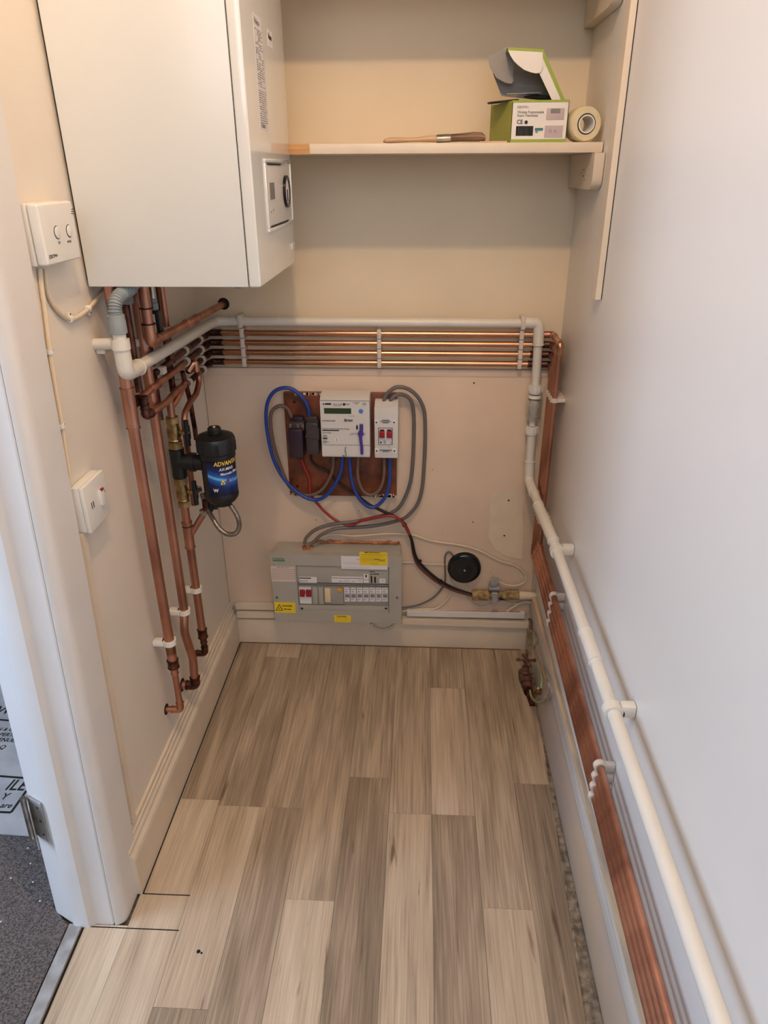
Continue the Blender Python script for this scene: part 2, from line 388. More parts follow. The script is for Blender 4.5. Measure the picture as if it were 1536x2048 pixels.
# threshold strip with the gap beside it
bm = NB(); A, D = G(140, 1850), G(52, 2048); d_ = (D-A); D = A+d_*3.2
prism(bm, [A, A+Vector((.026, 0, 0)), D+Vector((.026, 0, 0)), D], (0, 0, .004)); struct('trim_9', bm, m_alu)
bm = NB(); A2, D2 = A+Vector((.027, 0, -.001)), D+Vector((.027, 0, -.001)); prism(bm, [A2, A2+Vector((.005, 0, 0)), D2+Vector((.005, 0, 0)), D2], (0, 0, .0015)); struct('trim_10', bm, m_dirt_gap)
# carpet
m_car = mat('charcoal_carpet_pile', (136, 126, 122), .95, rgb2=(74, 68, 66), vs=260, bump=3., bs=420)
bm = NB(); A = G(139, 1850); nx, ny = 50, 90
x_r = lambda y: (A.x-.002 if y < .9 else -.72)
rows = []
for j in range(ny+1):
    y = -.5+3.5*j/ny; xe = x_r(y); xe = -.755 if y > .93 else (A.x-.004+(D.x-A.x)/(D.y-A.y)*(y-A.y))
    rows.append([bm.verts.new((-2.6+(xe+2.6)*i/nx, y, rr.uniform(0, .003)-.001)) for i in range(nx+1)])
for a, b in zip(rows, rows[1:]):
    for i in range(nx): bm.faces.new((a[i], a[i+1], b[i+1], b[i]))
tag(obj('carpet', bm, m_car), 'charcoal grey carpet in the hall left of the door frame', 'carpet')
for (x, y) in ((80, 1802), (61, 1727), (56, 1696), (66, 1764), (2, 1843), (22, 1756)):
    c = G(x, y, .003); bm = NB(); bmesh.ops.create_icosphere(bm, subdivisions=1, radius=.0022, matrix=Matrix.Translation(c))
    one('paper_crumb', bm, m_paper, 'tiny white crumb lying on the charcoal hall carpet', 'crumb', 'white crumbs on the hall carpet')
# printed card on the hall floor
sh = thing('printed_cardboard_sheet', 'pale printed cardboard sheet lying on the hall carpet beyond the hinge', 'cardboard', G(20, 1600, .004))
bm = NB(); prism(bm, [(-1.7, 1.13, .004), (-.80, 1.10, .004), (-.80, 2.4, .004), (-1.7, 2.4, .004)], (0, 0, .003)); obj('sheet', bm, m_sheet, sh)
bm = NB(); zt = .0072
def gt(s, px, py, size, al='RIGHT', sx=1., shear=.2): text(bm, s, size, G(px, py, zt), X_, Y_, al, sx, shear, bold=.01)
gt('ILE', 47, 1581, .048, sx=.85); gt('W', 17, 1428, .045)
gt('Y', 12, 1599, .028); gt('are', 21, 1616, .022); gt('IN & C', 24, 1462, .017); gt('PERT,', 27, 1473, .018); gt('ENUE,', 30, 1484, .019); gt('Q', 8, 1498, .02)
def bar(a, b, w=.003):
    A, D = G(*a, zt), G(*b, zt); t = (D-A).normalized(); s = Vector((-t.y, t.x, 0))*w; prism(bm, [A-s, D-s, D+s, A+s], (0, 0, .0003))
bar((-20, 1438), (18, 1441)); bar((-30, 1550), (48, 1556)); bar((-30, 1623), (22, 1625)); bar((22, 1625), (53, 1581))
obj('lettering', bm, m_ink, sh)

# hinge on the frame
hg = thing('butt_hinge', 'bare steel butt hinge screwed to the white door frame above the carpet', 'hinge', (-.72, .93, .222))
hz0, hz1 = .222, .318
def hy(z): return .922+.067*z
bm = NB(); prism(bm, [(-.706, hy(hz0)-.013, hz0), (-.742, hy(hz0)+.004, hz0), (-.742, hy(hz0)+.0, hz0), (-.706, hy(hz0)-.017, hz0)], (0, .006, hz1-hz0)); obj('leaf', bm, m_alu, hg)
bm = NB(); tube(bm, [(-.745, hy(hz0)-.006, hz0-.003), (-.745, hy(hz1)-.006, hz1+.003)], .0055, 12); obj('knuckle', bm, m_steel, hg)
bm = NB(); prism(bm, [(-.742, hy(hz0)-.002, hz0-.008), (-.722, hy(hz0)-.030, hz0-.008), (-.720, hy(hz0)-.029, hz0-.008), (-.740, hy(hz0)+.000, hz0-.008)], (0, .006, hz1-hz0+.004)); obj('leaf', bm, m_alu, hg)
for t in (.15, .5, .85):
    z = hz0+(hz1-hz0)*t; bm = NB(); lathe(bm, [(.0028, 0), (.0022, .0008)], (-.716, hy(z)-.0125, z), (-.43, -.9, 0), 10); obj('screw_hole', bm, m_hole, hg)

# ================================================================ SHELVES
def shelf(z, lab, pine=True):
    s = thing('wall_shelf', lab, 'shelf', (0, 1.76, z-.02))
    bm = NB(); box(bm, (XL+.002, 1.652, z-.0195), (XR-.002, YB-.001, z), .002); obj('board', bm, m_skirt, s)
    if pine:
        a = P(560, 300, 1, 1.65).x; b = P(619, 300, 1, 1.65).x
        bm = NB(); box(bm, (a, 1.6495, z-.0197), (b, 1.66, z+.0004)); tag(obj('edge_strip', bm, m_pine, s), 'bare pine patch on the edge')
    return s
shelf(1.4485, 'cream painted shelf carrying the green box and paintbrush')
shelf(1.778, 'upper cream shelf above the frame on the right batten', False)
def batten(z0, z1, lab):
    s = thing('shelf_batten', lab, 'batten', (XR-.01, 1.76, z0))
    bm = NB(); pr = [(1.885, z0), (1.655, z0), (1.640, z0+.003), (1.632, z0+.010), (1.628, z0+.022), (1.628, z1), (1.885, z1)]
    prism(bm, [(XR-.022, y, z) for y, z in pr], (.0205, 0, 0)); obj('timber', bm, m_skirt, s)
    return s
b1 = batten(1.359, 1.4285, 'cream shelf batten with rounded end under the box shelf')
bm = NB()
for (x, y, r) in ((1166, 352, .0022), (1163, 345, .0014), (1168, 340, .002), (1170, 360, .0012), (1160, 350, .001)): lathe(bm, [(r, 0), (r*.8, .0006)], R(x, y, .0222), (-1, 0, 0), 8)
tag(obj('screw_scar', bm, m_hole, b1), 'dark chipped screw head')
batten(1.678, 1.7575, 'cream shelf batten cut off by the top edge of the picture')
# vertical stop strip on the right wall
s = thing('door_stop_strip', 'tall white timber strip running down the right wall beside the shelf', 'timber strip', (XR-.008, 1.53, 1.16))
bm = NB(); prism(bm, [(XR-.0005, 1.512, 1.157), (XR-.0005, 1.555, 1.157), (XR-.013, 1.555, 1.157), (XR-.013, 1.512, 1.157)], (0, .012, .9)); obj('strip', bm, m_skirt, s)
bm = NB(); prism(bm, [(XR-.0004, 1.5105, 1.157), (XR-.0004, 1.5122, 1.157), (XR-.0015, 1.5122, 1.157), (XR-.0015, 1.5105, 1.157)], (0, .012, .9)); obj('gap', bm, m_dirt_gap, s)
bm = NB()
for z in (1.19, 1.25, 1.39, 1.47, 1.56, 1.63): box(bm, (XR-.0035, 1.5555, z), (XR-.0005, 1.559+.0, z+.025), .001)
for z in (1.39, 1.64): lathe(bm, [(.004, 0), (.003, .001)], (XR-.002, 1.566, z), (-1, 0, 0), 8)
obj('caulk_crack', bm, m_dirt_gap, s)

# ================================================================ BOILER
FX = -.281; Y0, Y1, Z0, Z1 = 1.272, 1.645, 1.2145, 1.96
bo = thing('wall_boiler', 'large white wall boiler on the left with dial panel and text label', 'boiler', (-.44, 1.46, Z0))
bm = NB(); box(bm, (XL+.006, Y0, Z0), (FX-.0225, Y1, Z1), .002); obj('casing', bm, m_boilside, bo)
bm = NB(); box(bm, (FX-.0212, Y0-.0005, Z0-.0008), (FX, Y1, Z1), .005, 3); fd = obj('front_door', bm, m_boiler, bo)
bm = NB(); box(bm, (FX-.0235, Y0+.004, Z0+.003), (FX-.020, Y1-.004, Z1-.005)); obj('door_seam', bm, m_dirt_gap, bo)
bm = NB(); box(bm, (XL+.0008, Y0+.01, Z0+.01), (XL+.007, Y1, Z1)); obj('shadow_gap_fill', bm, m_dirt_gap, bo)  # dark sheet behind the casing: shade of the wall gap put into colour
def fr(px, py): v = P(px, py, 0, FX); return v
def frect(bm, y0, y1, z0, z1, d0, d1, bev=0.): return box(bm, (FX+d0, y0, z0), (FX+d1, y1, z1), bev)
# control panel
cy0, cy1, cz0, cz1 = 1.375, 1.625, 1.303, 1.412
for (a, b, c_, d_) in ((cy0-.006, cy1+.006, cz1, cz1+.006), (cy0-.006, cy1+.006, cz0-.006, cz0), (cy0-.006, cy0, cz0, cz1), (cy1, cy1+.006, cz0, cz1)):
    bm = NB(); frect(bm, a, b, c_, d_, -.001, .0035, .0015); obj('panel_rim', bm, m_boiler, fd)
bm = NB(); frect(bm, cy0+.003, cy1-.003, cz0+.003, cz1-.003, -.001, .0016, .001); cp = obj('control_panel', bm, m_meter, bo)
dc = fr(542.5, 382)
bm = NB(); box(bm, (FX+.0012, dc.y-.022, dc.z-.014), (FX+.0024, dc.y+.022, dc.z+.014)); obj('display', bm, m_inkg, cp)
gc = fr(569.5, 383)
bm = NB(); ring(bm, (FX+.004, gc.y, gc.z), (1, 0, 0), .024, .030, .006); obj('gauge_ring', bm, m_blackg, cp)
bm = NB(); lathe(bm, [(.024, 0), (.024, .004)], (FX+.001, gc.y, gc.z), (1, 0, 0)); obj('gauge_face', bm, m_paper, cp)
bm = NB(); box(bm, (FX+.005, gc.y-.0022, gc.z-.018), (FX+.0062, gc.y+.0022, gc.z+.004)); obj('gauge_needle', bm, m_ink, cp)
for (a, b, zz) in ((cy0+.02, cy0+.15, cz1-.003), (cy0+.02, cy1-.05, cz0+.002)):
    bm = NB(); box(bm, (FX+.001, a, zz-.0015), (FX+.0022, b, zz+.0015)); obj('panel_slot', bm, m_ink, cp)
for (x, y) in ((541, 424), (545, 420)):
    c = fr(x, y); bm = NB(); lathe(bm, [(.003, 0), (.002, .001)], (FX+.0014, c.y, c.z), (1, 0, 0), 8); obj('indicator', bm, m_inkg, cp)
# rating label: a white strip of small print, and a smaller one beside it
la, lb = 1.366, 1.432
bm = NB(); frect(bm, la, lb, 1.462, 1.630, -.0002, .0004); lab = obj('rating_label', bm, m_paper, bo)
bm = NB(); rl = random.Random(5); z = 1.626
text(bm, 'Vokera', .011, (FX+.0005, la+.006, 1.617), Y_, Z_, sx=1.2, bold=.02)
while z > 1.474:
    z -= .0034
    if z > 1.612: continue
    y = la+.005
    while y < lb-.010:
        L_ = rl.uniform(.006, .02)
        if rl.random() < .8: box(bm, (FX+.0004, y, z), (FX+.0007, min(y+L_, lb-.004), z+.0013))
        y += L_+rl.uniform(.002, .008)
text(bm, 'Vokera', .010, (FX+.0005, la+.006, 1.466), Y_, Z_, sx=1.2, bold=.02)
for yy in (la, lb-.0006): box(bm, (FX+.0004, yy, 1.462), (FX+.0007, yy+.0006, 1.630))
obj('small_print', bm, m_inkg, lab)
c = fr(540, 80); bm = NB(); frect(bm, c.y-.022, c.y+.02, c.z-.012, c.z+.014, -.0002, .0004); l2 = obj('small_label', bm, m_paper, bo)
bm = NB(); text(bm, 'Vokera', .012, (FX+.0005, c.y-.02, c.z), Y_, Z_, sx=.9, bold=.02); obj('lettering', bm, m_ink, l2)
c = fr(585, 492); bm = NB(); frect(bm, c.y-.012, c.y+.02, c.z-.006, c.z+.006, -.0002, .002, .001); obj('badge', bm, m_meter, bo)
bm = NB(); box(bm, (-.33, Y0+.01, Z0-.004), (-.318, Y0+.03, Z0+.001), .001); obj('latch', bm, m_steel, bo)

# ================================================================ SHELF CONTENTS
SZ = 1.4487
# green and white thermostat box with its lid open
SY = 1.668
def sp_(px, py, y=SY): return P(px, py, 1, y)
bx = thing('thermostat_box', 'open green and white card thermostat box standing on the shelf', 'box', (.24, 1.72, SZ))
x0, x1, zt_ = .182, .2935, SZ+.0765; dpt = .10
A0, A1 = Vector((x0-.003, SY, SZ)), Vector((x1, SY, SZ))
def hull(pts, th): pass
dx = -.035    # the box is turned a little: its depth runs back and to the left
back = Vector((dx, dpt, 0)); h = Vector((0, 0, zt_-SZ)); t = .0012
bm = NB(); prism(bm, [A0, A1, A1+h, A0+h], (0, t, 0)); fp = obj('front_panel', bm, m_card, bx)
bm = NB(); prism(bm, [A0, A0+back, A0+back+h*.96, A0+h], (t, 0, 0)); obj('side_panel', bm, m_greend, bx)
bm = NB(); prism(bm, [A1, A1+back, A1+back+h, A1+h], (-t, 0, 0)); obj('side_panel', bm, m_green, bx)
bm = NB(); prism(bm, [A0+back, A1+back, A1+back+h, A0+back+h], (0, t, 0)); obj('back_panel', bm, m_green, bx)
bm = NB(); prism(bm, [A0, A1, A1+back, A0+back], (0, 0, t)); obj('base_panel', bm, m_green, bx)
bm = NB(); box(bm, (x0-.003, SY-.0006, SZ), (x1, SY, SZ+.006)); box(bm, (x0-.003, SY-.0006, zt_-.004), (x1, SY, zt_)); obj('green_edge', bm, m_green, fp)
q3 = K(960, 60, 5.908)
def ft(bm, s, x, y, size, **k): text(bm, s, size, sp_(*q3(x, y), SY-.0006), X_, Z_, **k)
bm = NB(); ft(bm, 'ESRTP4+', 440, 925, .0062, bold=.0); ft(bm, 'Wireless Programmable', 440, 985, .0068, sx=.82, bold=.01); ft(bm, 'Room Thermostat', 440, 1025, .0068, sx=.82, bold=.01); obj('lettering', bm, m_inkg, fp)
bm = NB(); ft(bm, 'CE', 432, 1108, .0105, bold=.01)
c = sp_(*q3(545, 1090), SY-.0005); lathe(bm, [(.0034, 0), (.0034, .0003)], c, (0, -1, 0), 14)
rb = random.Random(2); x = 428
while x < 615:
    w_ = rb.choice((3, 5, 9, 12)); a, b = sp_(*q3(x, 1135), SY), sp_(*q3(x+w_, 1250), SY); box(bm, (a.x, SY-.0006, a.z), (b.x, SY-.0002, b.z)); x += w_+rb.choice((4, 6, 9))
obj('barcode_and_marks', bm, m_ink, fp)
def fbox(bm, xa, ya, xb, yb, th=.0008, bev=0):
    a, b = sp_(*q3(xa, ya)), sp_(*q3(xb, yb)); return box(bm, (a.x, SY-th, a.z), (b.x, SY-.0001, b.z), bev)
bm = NB(); fbox(bm, 790, 925, 990, 1060, .0008, .0004); fbox(bm, 768, 1130, 970, 1270); obj('device_picture', bm, m_pink, fp)
bm = NB(); fbox(bm, 838, 930, 945, 985, .0011); fbox(bm, 655, 1195, 680, 1215, .0008); ring(bm, sp_(*q3(830, 1195), SY-.0009), (0, 1, 0), .002, .0026, .0006); ring(bm, sp_(*q3(888, 1198), SY-.0009), (0, 1, 0), .002, .0026, .0006)
obj('device_outline', bm, m_inkg, fp)
bm = NB(); fbox(bm, 650, 1158, 742, 1188, .0009); obj('teal_mark', bm, m_teal, fp)
# lid, hinged at the right rear edge and leaning up to the left
def q(x, y, yy): return sp_(*q3(x, y), yy)
yl = SY+.012; yr = SY+.085
lidf = [q(860, 850, yl), q(968, 845, yl), q(745, 330, yl), q(742, 262, yl), q(700, 510, yl)]
bm = NB(); prism(bm, lidf, (0, .0012, 0)); lid = obj('lid_side', bm, m_card, bx)
bm = NB(); prism(bm, [q(968, 845, yl-.001), q(1010, 840, yl-.001), q(750, 225, yl-.001), q(742, 262, yl-.001), q(745, 330, yl-.001)], (0, yr-yl+.004, 0)); obj('lid_top', bm, m_green, bx)
fl_ = [(332, 240), (742, 262), (742, 330), (738, 430), (725, 485), (700, 508), (660, 512), (600, 500), (520, 470), (450, 415), (400, 365), (360, 305)]
bm = NB(); prism(bm, [q(a, b, yl-.004) for a, b in fl_], (0, .0012, 0)); obj('lid_flap', bm, m_card, bx)
bm = NB(); prism(bm, [q(330, 205, yl-.002), q(750, 225, yl-.002), q(742, 262, yl-.002), q(332, 240, yl-.002)], (0, .05, 0)); obj('lid_edge', bm, m_green, bx)
ins = [(90, 310), (300, 200), (740, 245), (860, 845), (255, 780), (170, 560)]
bm = NB(); prism(bm, [q(a, b, yr) for a, b in ins], (0, .0015, 0)); obj('lid_inside', bm, m_cardin, bx)
fl2 = [(90, 310), (310, 215), (330, 235), (360, 305), (420, 380), (385, 520), (400, 600), (370, 635), (300, 625), (200, 570), (120, 450)]
bm = NB(); prism(bm, [q(a, b, yr-.03) for a, b in fl2], (0, .0012, 0)); obj('lid_flap', bm, m_cardin, bx)
# black discs and packing lying across the open box top
cb = q(260, 875, SY+.03)
bm = NB(); o = Vector((cb.x+.012, cb.y, zt_+.001)); lathe(bm, [(.030, -.002), (.033, -.001), (.033, .0015), (.030, .0025)], o+Vector((-.008, .02, 0)), (-.08, -.06, 1), 30)
one('rubber_disc', bm, m_black, 'black disc poking out left over the open thermostat box', 'disc')
bm = NB(); lathe(bm, [(.022, -.002), (.034, 0), (.030, .003), (.012, .006)], Vector((.238, SY+.042, zt_+.0065)), (.04, -.08, 1), 30)
one('rubber_disc', bm, m_black, 'black dished disc lying inside the open box lid', 'disc')
bm = NB(); prism(bm, [(x0-.015, SY+.012, zt_+.012), (x0+.055, SY+.01, zt_+.013), (x0+.055, SY+.06, zt_+.013), (x0-.01, SY+.06, zt_+.013)], (0, 0, .001))
one('clear_packing_sheet', bm, m_clear, 'thin clear plastic sheet on the black discs in the box', 'plastic sheet')
# roll of tape
c1 = q(1228, 1150, SY); rt = .0325
tp = thing('tape_roll', 'roll of cream jointing tape standing on the shelf beside the box', 'tape', (c1.x, SY+.02, SZ))
ax = Vector((-.18, 1, .0)).normalized(); o = Vector((c1.x, SY+.022, SZ+rt+.0005))
bm = NB(); lathe(bm, [(.0195, -.024), (rt-.002, -.024), (rt, -.020), (rt, .020), (rt-.002, .024), (.0195, .024)], o, ax, 40, closed=True); obj('tape', bm, m_tape, tp)
bm = NB(); ring(bm, o, ax, .0165, .0195, .047); obj('gap_ring', bm, m_hole, tp)
bm = NB(); ring(bm, o, ax, .0145, .0172, .051); obj('core', bm, m_white, tp)
# paintbrush
pb = thing('paintbrush', 'worn paintbrush with beech handle lying on the shelf', 'paintbrush', (.03, SY, SZ))
def slab(bm, st, y):      # flat tapered bar from stations (x, z centre, half height, half depth)
    rr_ = []
    for x, z, hh, dd in st: rr_.append([bm.verts.new((x, y+dd*math.cos(a)*1.0, z+hh*math.sin(a))) for a in [k*PI/8 for k in range(16)]])
    for a, b in zip(rr_, rr_[1:]):
        for k in range(16): bm.faces.new((a[k], a[(k+1) % 16], b[(k+1) % 16], b[k]))
    bm.faces.new(rr_[0][::-1]); bm.faces.new(rr_[-1]); return bm
yb2 = SY+.016; zs = SZ+.0005
bm = NB(); slab(bm, [(-.086, zs+.0035, .002, .004), (-.083, zs+.005, .0042, .009), (-.070, zs+.0058, .0055, .012), (-.050, zs+.0062, .0050, .010), (-.030, zs+.0062, .0042, .008), (-.012, zs+.0068, .0045, .008), (.006, zs+.0080, .0060, .012), (.028, zs+.0082, .0066, .014)], yb2); obj('handle', bm, m_handle, pb)
bm = NB(); slab(bm, [(.026, zs+.0084, .0074, .015), (.028, zs+.0084, .0080, .0155), (.054, zs+.0092, .0080, .0165), (.056, zs+.0092, .0074, .016)], yb2); obj('ferrule', bm, m_steel, pb)
bm = NB(); slab(bm, [(.055, zs+.0094, .0074, .016), (.080, zs+.0104, .0078, .017), (.105, zs+.0115, .0092, .018), (.120, zs+.0110, .0088, .018), (.128, zs+.0090, .0055, .015)], yb2); obj('bristles', bm, m_bris, pb)
bm = NB(); prism(bm, [(.115, SY-.006, SZ), (.172, SY-.008, SZ), (.176, SY+.03, SZ), (.14, SY+.03, SZ)], (0, 0, .003)); one('card_scrap', bm, m_handle, 'thin tan scrap lying on the shelf between brush and box', 'scrap')

# ================================================================ LEFT WALL FITTINGS
# wireless receiver
rc = thing('heating_receiver', 'white plastic heating receiver with two round buttons on left wall', 'receiver', (XL+.015, 1.155, 1.268))
ry0, ry1, rz0, rz1 = 1.098, 1.213, 1.269, 1.357
bm = NB(); box(bm, (XL+.0005, ry0, rz0), (XL+.012, ry1, rz1), .002); obj('back_box', bm, m_white, rc)
bm = NB(); box(bm, (XL+.0125, ry0, rz0), (XL+.031, ry1, rz1), .006, 3); cov = obj('cover', bm, m_white, rc)
RXF = XL+.031
def rp(px, py): return P(px, py, 0, RXF)
for (x, y) in ((114, 465), (138, 462)):
    c = rp(x, y); bm = NB(); lathe(bm, [(.0098, -.001), (.0098, .0004)], c, (1, 0, 0), 24); bb_ = obj('button_ring', bm, m_ink, cov)
    bm = NB(); lathe(bm, [(.0088, -.001), (.0088, .0012), (.007, .002)], c+Vector((0, .0006, 0)), (1, 0, 0), 24); obj('button', bm, m_white, cov)
bm = NB()
for k in range(3): c = rp(145, 418+k*4.4); box(bm, (RXF, c.y-.005, c.z-.0005), (RXF+.0004, c.y+.005, c.z+.0005))
text(bm, 'ESRTP4+', .0075, rp(99, 518), Y_, Z_, bold=.01); text(bm, 'SET', .005, rp(117, 488), Y_, Z_); text(bm, 'MODE', .005, rp(135, 486), Y_, Z_)
obj('lettering', bm, m_ink, cov)
# cables of the receiver, with clips
def cable(name, pts, r, M, lab, cat='cable', sm=True):
    bm = NB(); tube(bm, smooth(pts) if sm else pts, r, 10); return one(name, bm, M, lab, cat)
cable('cable', [L(x, y, .005) for x, y in ((90, 538), (92, 560), (96, 585), (107, 610), (122, 628), (138, 638), (155, 634), (172, 622), (190, 603), (212, 580), (224, 566))], .0038, m_cable, 'cream cable looping from receiver up to boiler underside')
cable('cable', [L(x, y, .005) for x, y in ((80, 538), (84, 580), (90, 620), (97, 680), (104, 730), (114, 790), (124, 850), (133, 910), (140, 955))], .0038, m_cable, 'cream cable running down beside door frame to fused switch')
def cclip(px, py, d, lab):
    s = thing('cable_clip', lab, 'cable clip', L(px, py, .001)); c = L(px, py, .005)
    bm = NB(); lathe(bm, [(.0038, -.0035), (.006, -.0035), (.006, .0035), (.0038, .0035)], c, d, 16, closed=True); obj('loop', bm, m_white, s)
    side = Vector(d).cross(X_).normalized(); side = side if side.y > 0 else -side
    bm = NB(); cc = c+side*.008+Vector((-.001, 0, 0)); box(bm, cc-Vector((.0035, .0035, .0035)), cc+Vector((.003, .0035, .0035)), .001); obj('lug', bm, m_white, s)
    bm = NB(); lathe(bm, [(.0016, 0), (.0012, .0006)], cc+Vector((.003, 0, 0)), X_, 8); obj('nail', bm, m_ink, s)
cclip(140, 638, (0, 1, -.1), 'white cable clip at the lowest point of the receiver cable loop'); cclip(176, 618, (0, 1, .5), 'white cable clip on receiver cable just left of grey hose')
cclip(99, 703, (0, .1, -1), 'upper white cable clip on the cable beside the door frame'); cclip(122, 852, (0, .1, -1), 'lower white cable clip on the cable just above fused switch')
# fused spur
su = thing('fused_switch', 'white fused switch box on left wall beside the door frame', 'switch', (XL+.012, 1.115, .825))
sy0, sy1, sz0, sz1 = 1.072, 1.157, .826, .911
bm = NB(); box(bm, (XL+.0005, sy0, sz0), (XL+.016, sy1, sz1), .0015); obj('back_box', bm, m_white, su)
bm = NB(); box(bm, (XL+.0162, sy0-.0005, sz0-.0005), (XL+.0245, sy1+.0005, sz1+.0005), .002); fp_ = obj('face_plate', bm, m_white, su)
fx = XL+.0245
bm = NB(); box(bm, (fx-.001, 1.122, .856), (fx+.005, 1.138, .886), .0015); obj('rocker', bm, m_white, fp_)
bm = NB(); box(bm, (fx+.001, 1.124, .882), (fx+.0054, 1.136, .8863), .0008); obj('red_mark', bm, m_redsw, fp_)
for y in (1.090, 1.097): bm = NB(); box(bm, (fx-.001, y, .864), (fx+.0008, y+.0015, .876)); obj('fuse_slot', bm, m_ink, fp_)
for y in (1.146,): bm = NB(); lathe(bm, [(.003, -.001), (.002, .0008)], (fx, y, .874), X_, 12); obj('screw', bm, m_steel, fp_)
# mini trunking dropping from the switch
bm = NB(); prism(bm, [(XL+.0005, 1.026, .155), (XL+.008, 1.026, .155), (XL+.008, 1.040, .155), (XL+.0005, 1.040, .155)], (0, .045, .67)); one('trunking', bm, m_skirt, 'narrow cream trunking dropping from fused switch beside door frame', 'trunking')

# ================================================================ PIPEWORK
CR = .0075; BR = .011
def pipe_thing(lab, loc, name='copper_pipe', cat='pipe', group=None): return thing(name, lab, cat, loc, group)
def straight(par, pts, r, M, bend=.022, nm='pipe', n=16):
    bm = NB(); tube(bm, fillet(pts, bend), r, n); return obj(nm, bm, M, par)
def fit(par, pts, r, M, bend=.012, nm='elbow', lip=True):
    """capillary fitting along a short path, with raised end lips"""
    bm = NB(); pp = fillet(pts, bend); tube(bm, pp, r, 16)
    if lip:
        for a, b in ((pp[0], pp[1]), (pp[-1], pp[-2])):
            lathe(bm, [(r*.9, -.0012), (r*1.09, -.001), (r*1.09, .001), (r*.9, .0012)], a, (b-a), 18)
    return obj(nm, bm, M, par)
def flux(par, o, ax, r):
    bm = NB(); ring(bm, o, ax, r*.7, r*1.06, .0022); obj('flux_ring', bm, m_flux, par)
def stub(a, b, d): a, b = Vector(a), Vector(b); return a+(b-a).normalized()*d

# --- four heating pipes: left wall > back wall > right corner drop > right wall
names = ['topmost', 'second', 'third', 'lowest']
PYB = YB-.027; XP = XL+.034; XPR = XR-.0275
def zback(k): return 1.0125-.0258*k
def yvert(k): return 1.752+.0235*k
def zr(k, y): return .458-.055*(1.75-y)-.0258*k
starts = {}
for k in range(4):
    z = zback(k); yv = yvert(k); zt0 = zr(k, yv)
    p = pipe_thing('%s of the four copper pipes crossing back wall and right wall' % names[k], (-.1, PYB, z))
    ys = (1.44, 1.62, 1.665, 1.62)[k]
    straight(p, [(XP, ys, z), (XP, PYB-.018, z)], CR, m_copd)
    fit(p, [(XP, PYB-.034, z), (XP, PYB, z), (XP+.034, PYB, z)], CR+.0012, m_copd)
    straight(p, [(XP+.018, PYB, z), (XPR-.035, PYB, z)], CR, m_copb)
    fit(p, [(XPR-.045-.004*k, PYB, z), (XPR, PYB, z), (XPR, PYB-.02, z)], CR+.0013, m_copd if k else m_cop)
    if yv < PYB-.03: straight(p, [(XPR, PYB-.012, z), (XPR, yv+.012, z)], CR, m_cop)
    fit(p, [(XPR, yv+.018, z), (XPR, yv, z), (XPR, yv, z-.024)], CR+.0012, m_copb if k == 0 else m_cop)
    straight(p, [(XPR, yv, z-.012), (XPR, yv, zt0+.012)], CR, m_cop)
    fit(p, [(XPR, yv, zt0+.03), (XPR, yv, zt0), (XPR, yv-.03, zt0)], CR+.0010, m_cop, lip=False)
    straight(p, [(XPR, yv-.012, zr(k, yv-.012)), (XPR, -.45, zr(k, -.45))], CR, m_cop)
    starts[k] = Vector((XP, ys, z))

# clips on the back wall: banks of interlocked clips
def bank(x, lab, top):
    s = thing('pipe_clip_bank', lab, 'pipe clip', (x, YB, zback(3)-.013))
    for k in range(4):
        z = zback(k); xx = x
        bm = NB(); box(bm, (xx-.0058, YB-.0365, z-.0125), (xx+.0058, YB-.0005, z+.0125), .003); obj('clip', bm, m_clip, s)
    if top:
        bm = NB(); box(bm, (x-.0065, YB-.046, 1.027), (x+.0065, YB-.0005, 1.061), .005); obj('clip', bm, m_clip, s)
bank(B(484, 690, .04).x, 'left interlocked white clip bank on the back wall pipes', True); bank(B(758, 690, .04).x, 'middle interlocked white clip bank on the back wall pipes', False); bank(B(1043, 690, .04).x, 'right interlocked white clip bank on the back wall pipes', True)
# clips on the left wall seen end-on
def lbank(y, ks, lab):
    s = thing('pipe_clip_bank', lab, 'pipe clip', (XL, y, zback(ks[-1])-.012))
    for k in ks:
        z = zback(k); bm = NB(); lathe(bm, [(CR+.0002, -.0055), (CR+.0038, -.0055), (CR+.0038, .0055), (CR+.0002, .0055)], (XP, y, z), Y_, 24, closed=True)
        box(bm, (XL+.0005, y-.005, z-.008), (XP-CR, y+.005, z+.008), .002); obj('clip', bm, m_clip, s)
lbank(1.775, (0, 1, 2, 3), 'white ring clips nearest the back corner on left wall pipes'); lbank(1.652, (0, 1, 3), 'white ring clips further from the back corner on left wall pipes')
# clips on the right wall
def rbank(o, ax, lab, ks, mk):
    s = thing('pipe_clip_bank', lab, 'pipe clip', o)
    for k in ks:
        c = mk(k); bm = NB(); ax = Vector(ax).normalized()
        lathe(bm, [(CR+.0002, -.0055), (CR+.0042, -.0055), (CR+.0042, .0055), (CR+.0002, .0055)], c, ax, 24, closed=True)
        if abs(ax.z) > .5: box(bm, (c.x+CR, c.y-.009, c.z-.005), (XR-.0005, c.y+.009, c.z+.005), .002)
        else: box(bm, (c.x+CR, c.y-.005, c.z-.009), (XR-.0005, c.y+.005, c.z+.009), .002)
        obj('clip', bm, m_clip, s)
for zc, lab in ((.872, 'white clips on the corner drop pipes level with meter board'), (.527, 'white clips on the corner drop pipes below white pipe bend')):
    rbank((XR-.02, 1.78, zc-.006), Z_, lab, range(4), lambda k, zc=zc: Vector((XPR, yvert(k), zc)))
for yc, lab in ((1.50, 'white scalloped clips on right wall pipes near the back corner'), (.975, 'white scalloped clips on right wall pipes nearer the camera')):
    rbank((XR-.02, yc, .33), Y_, lab, range(4), lambda k, yc=yc: Vector((XPR, yc, zr(k, yc))))

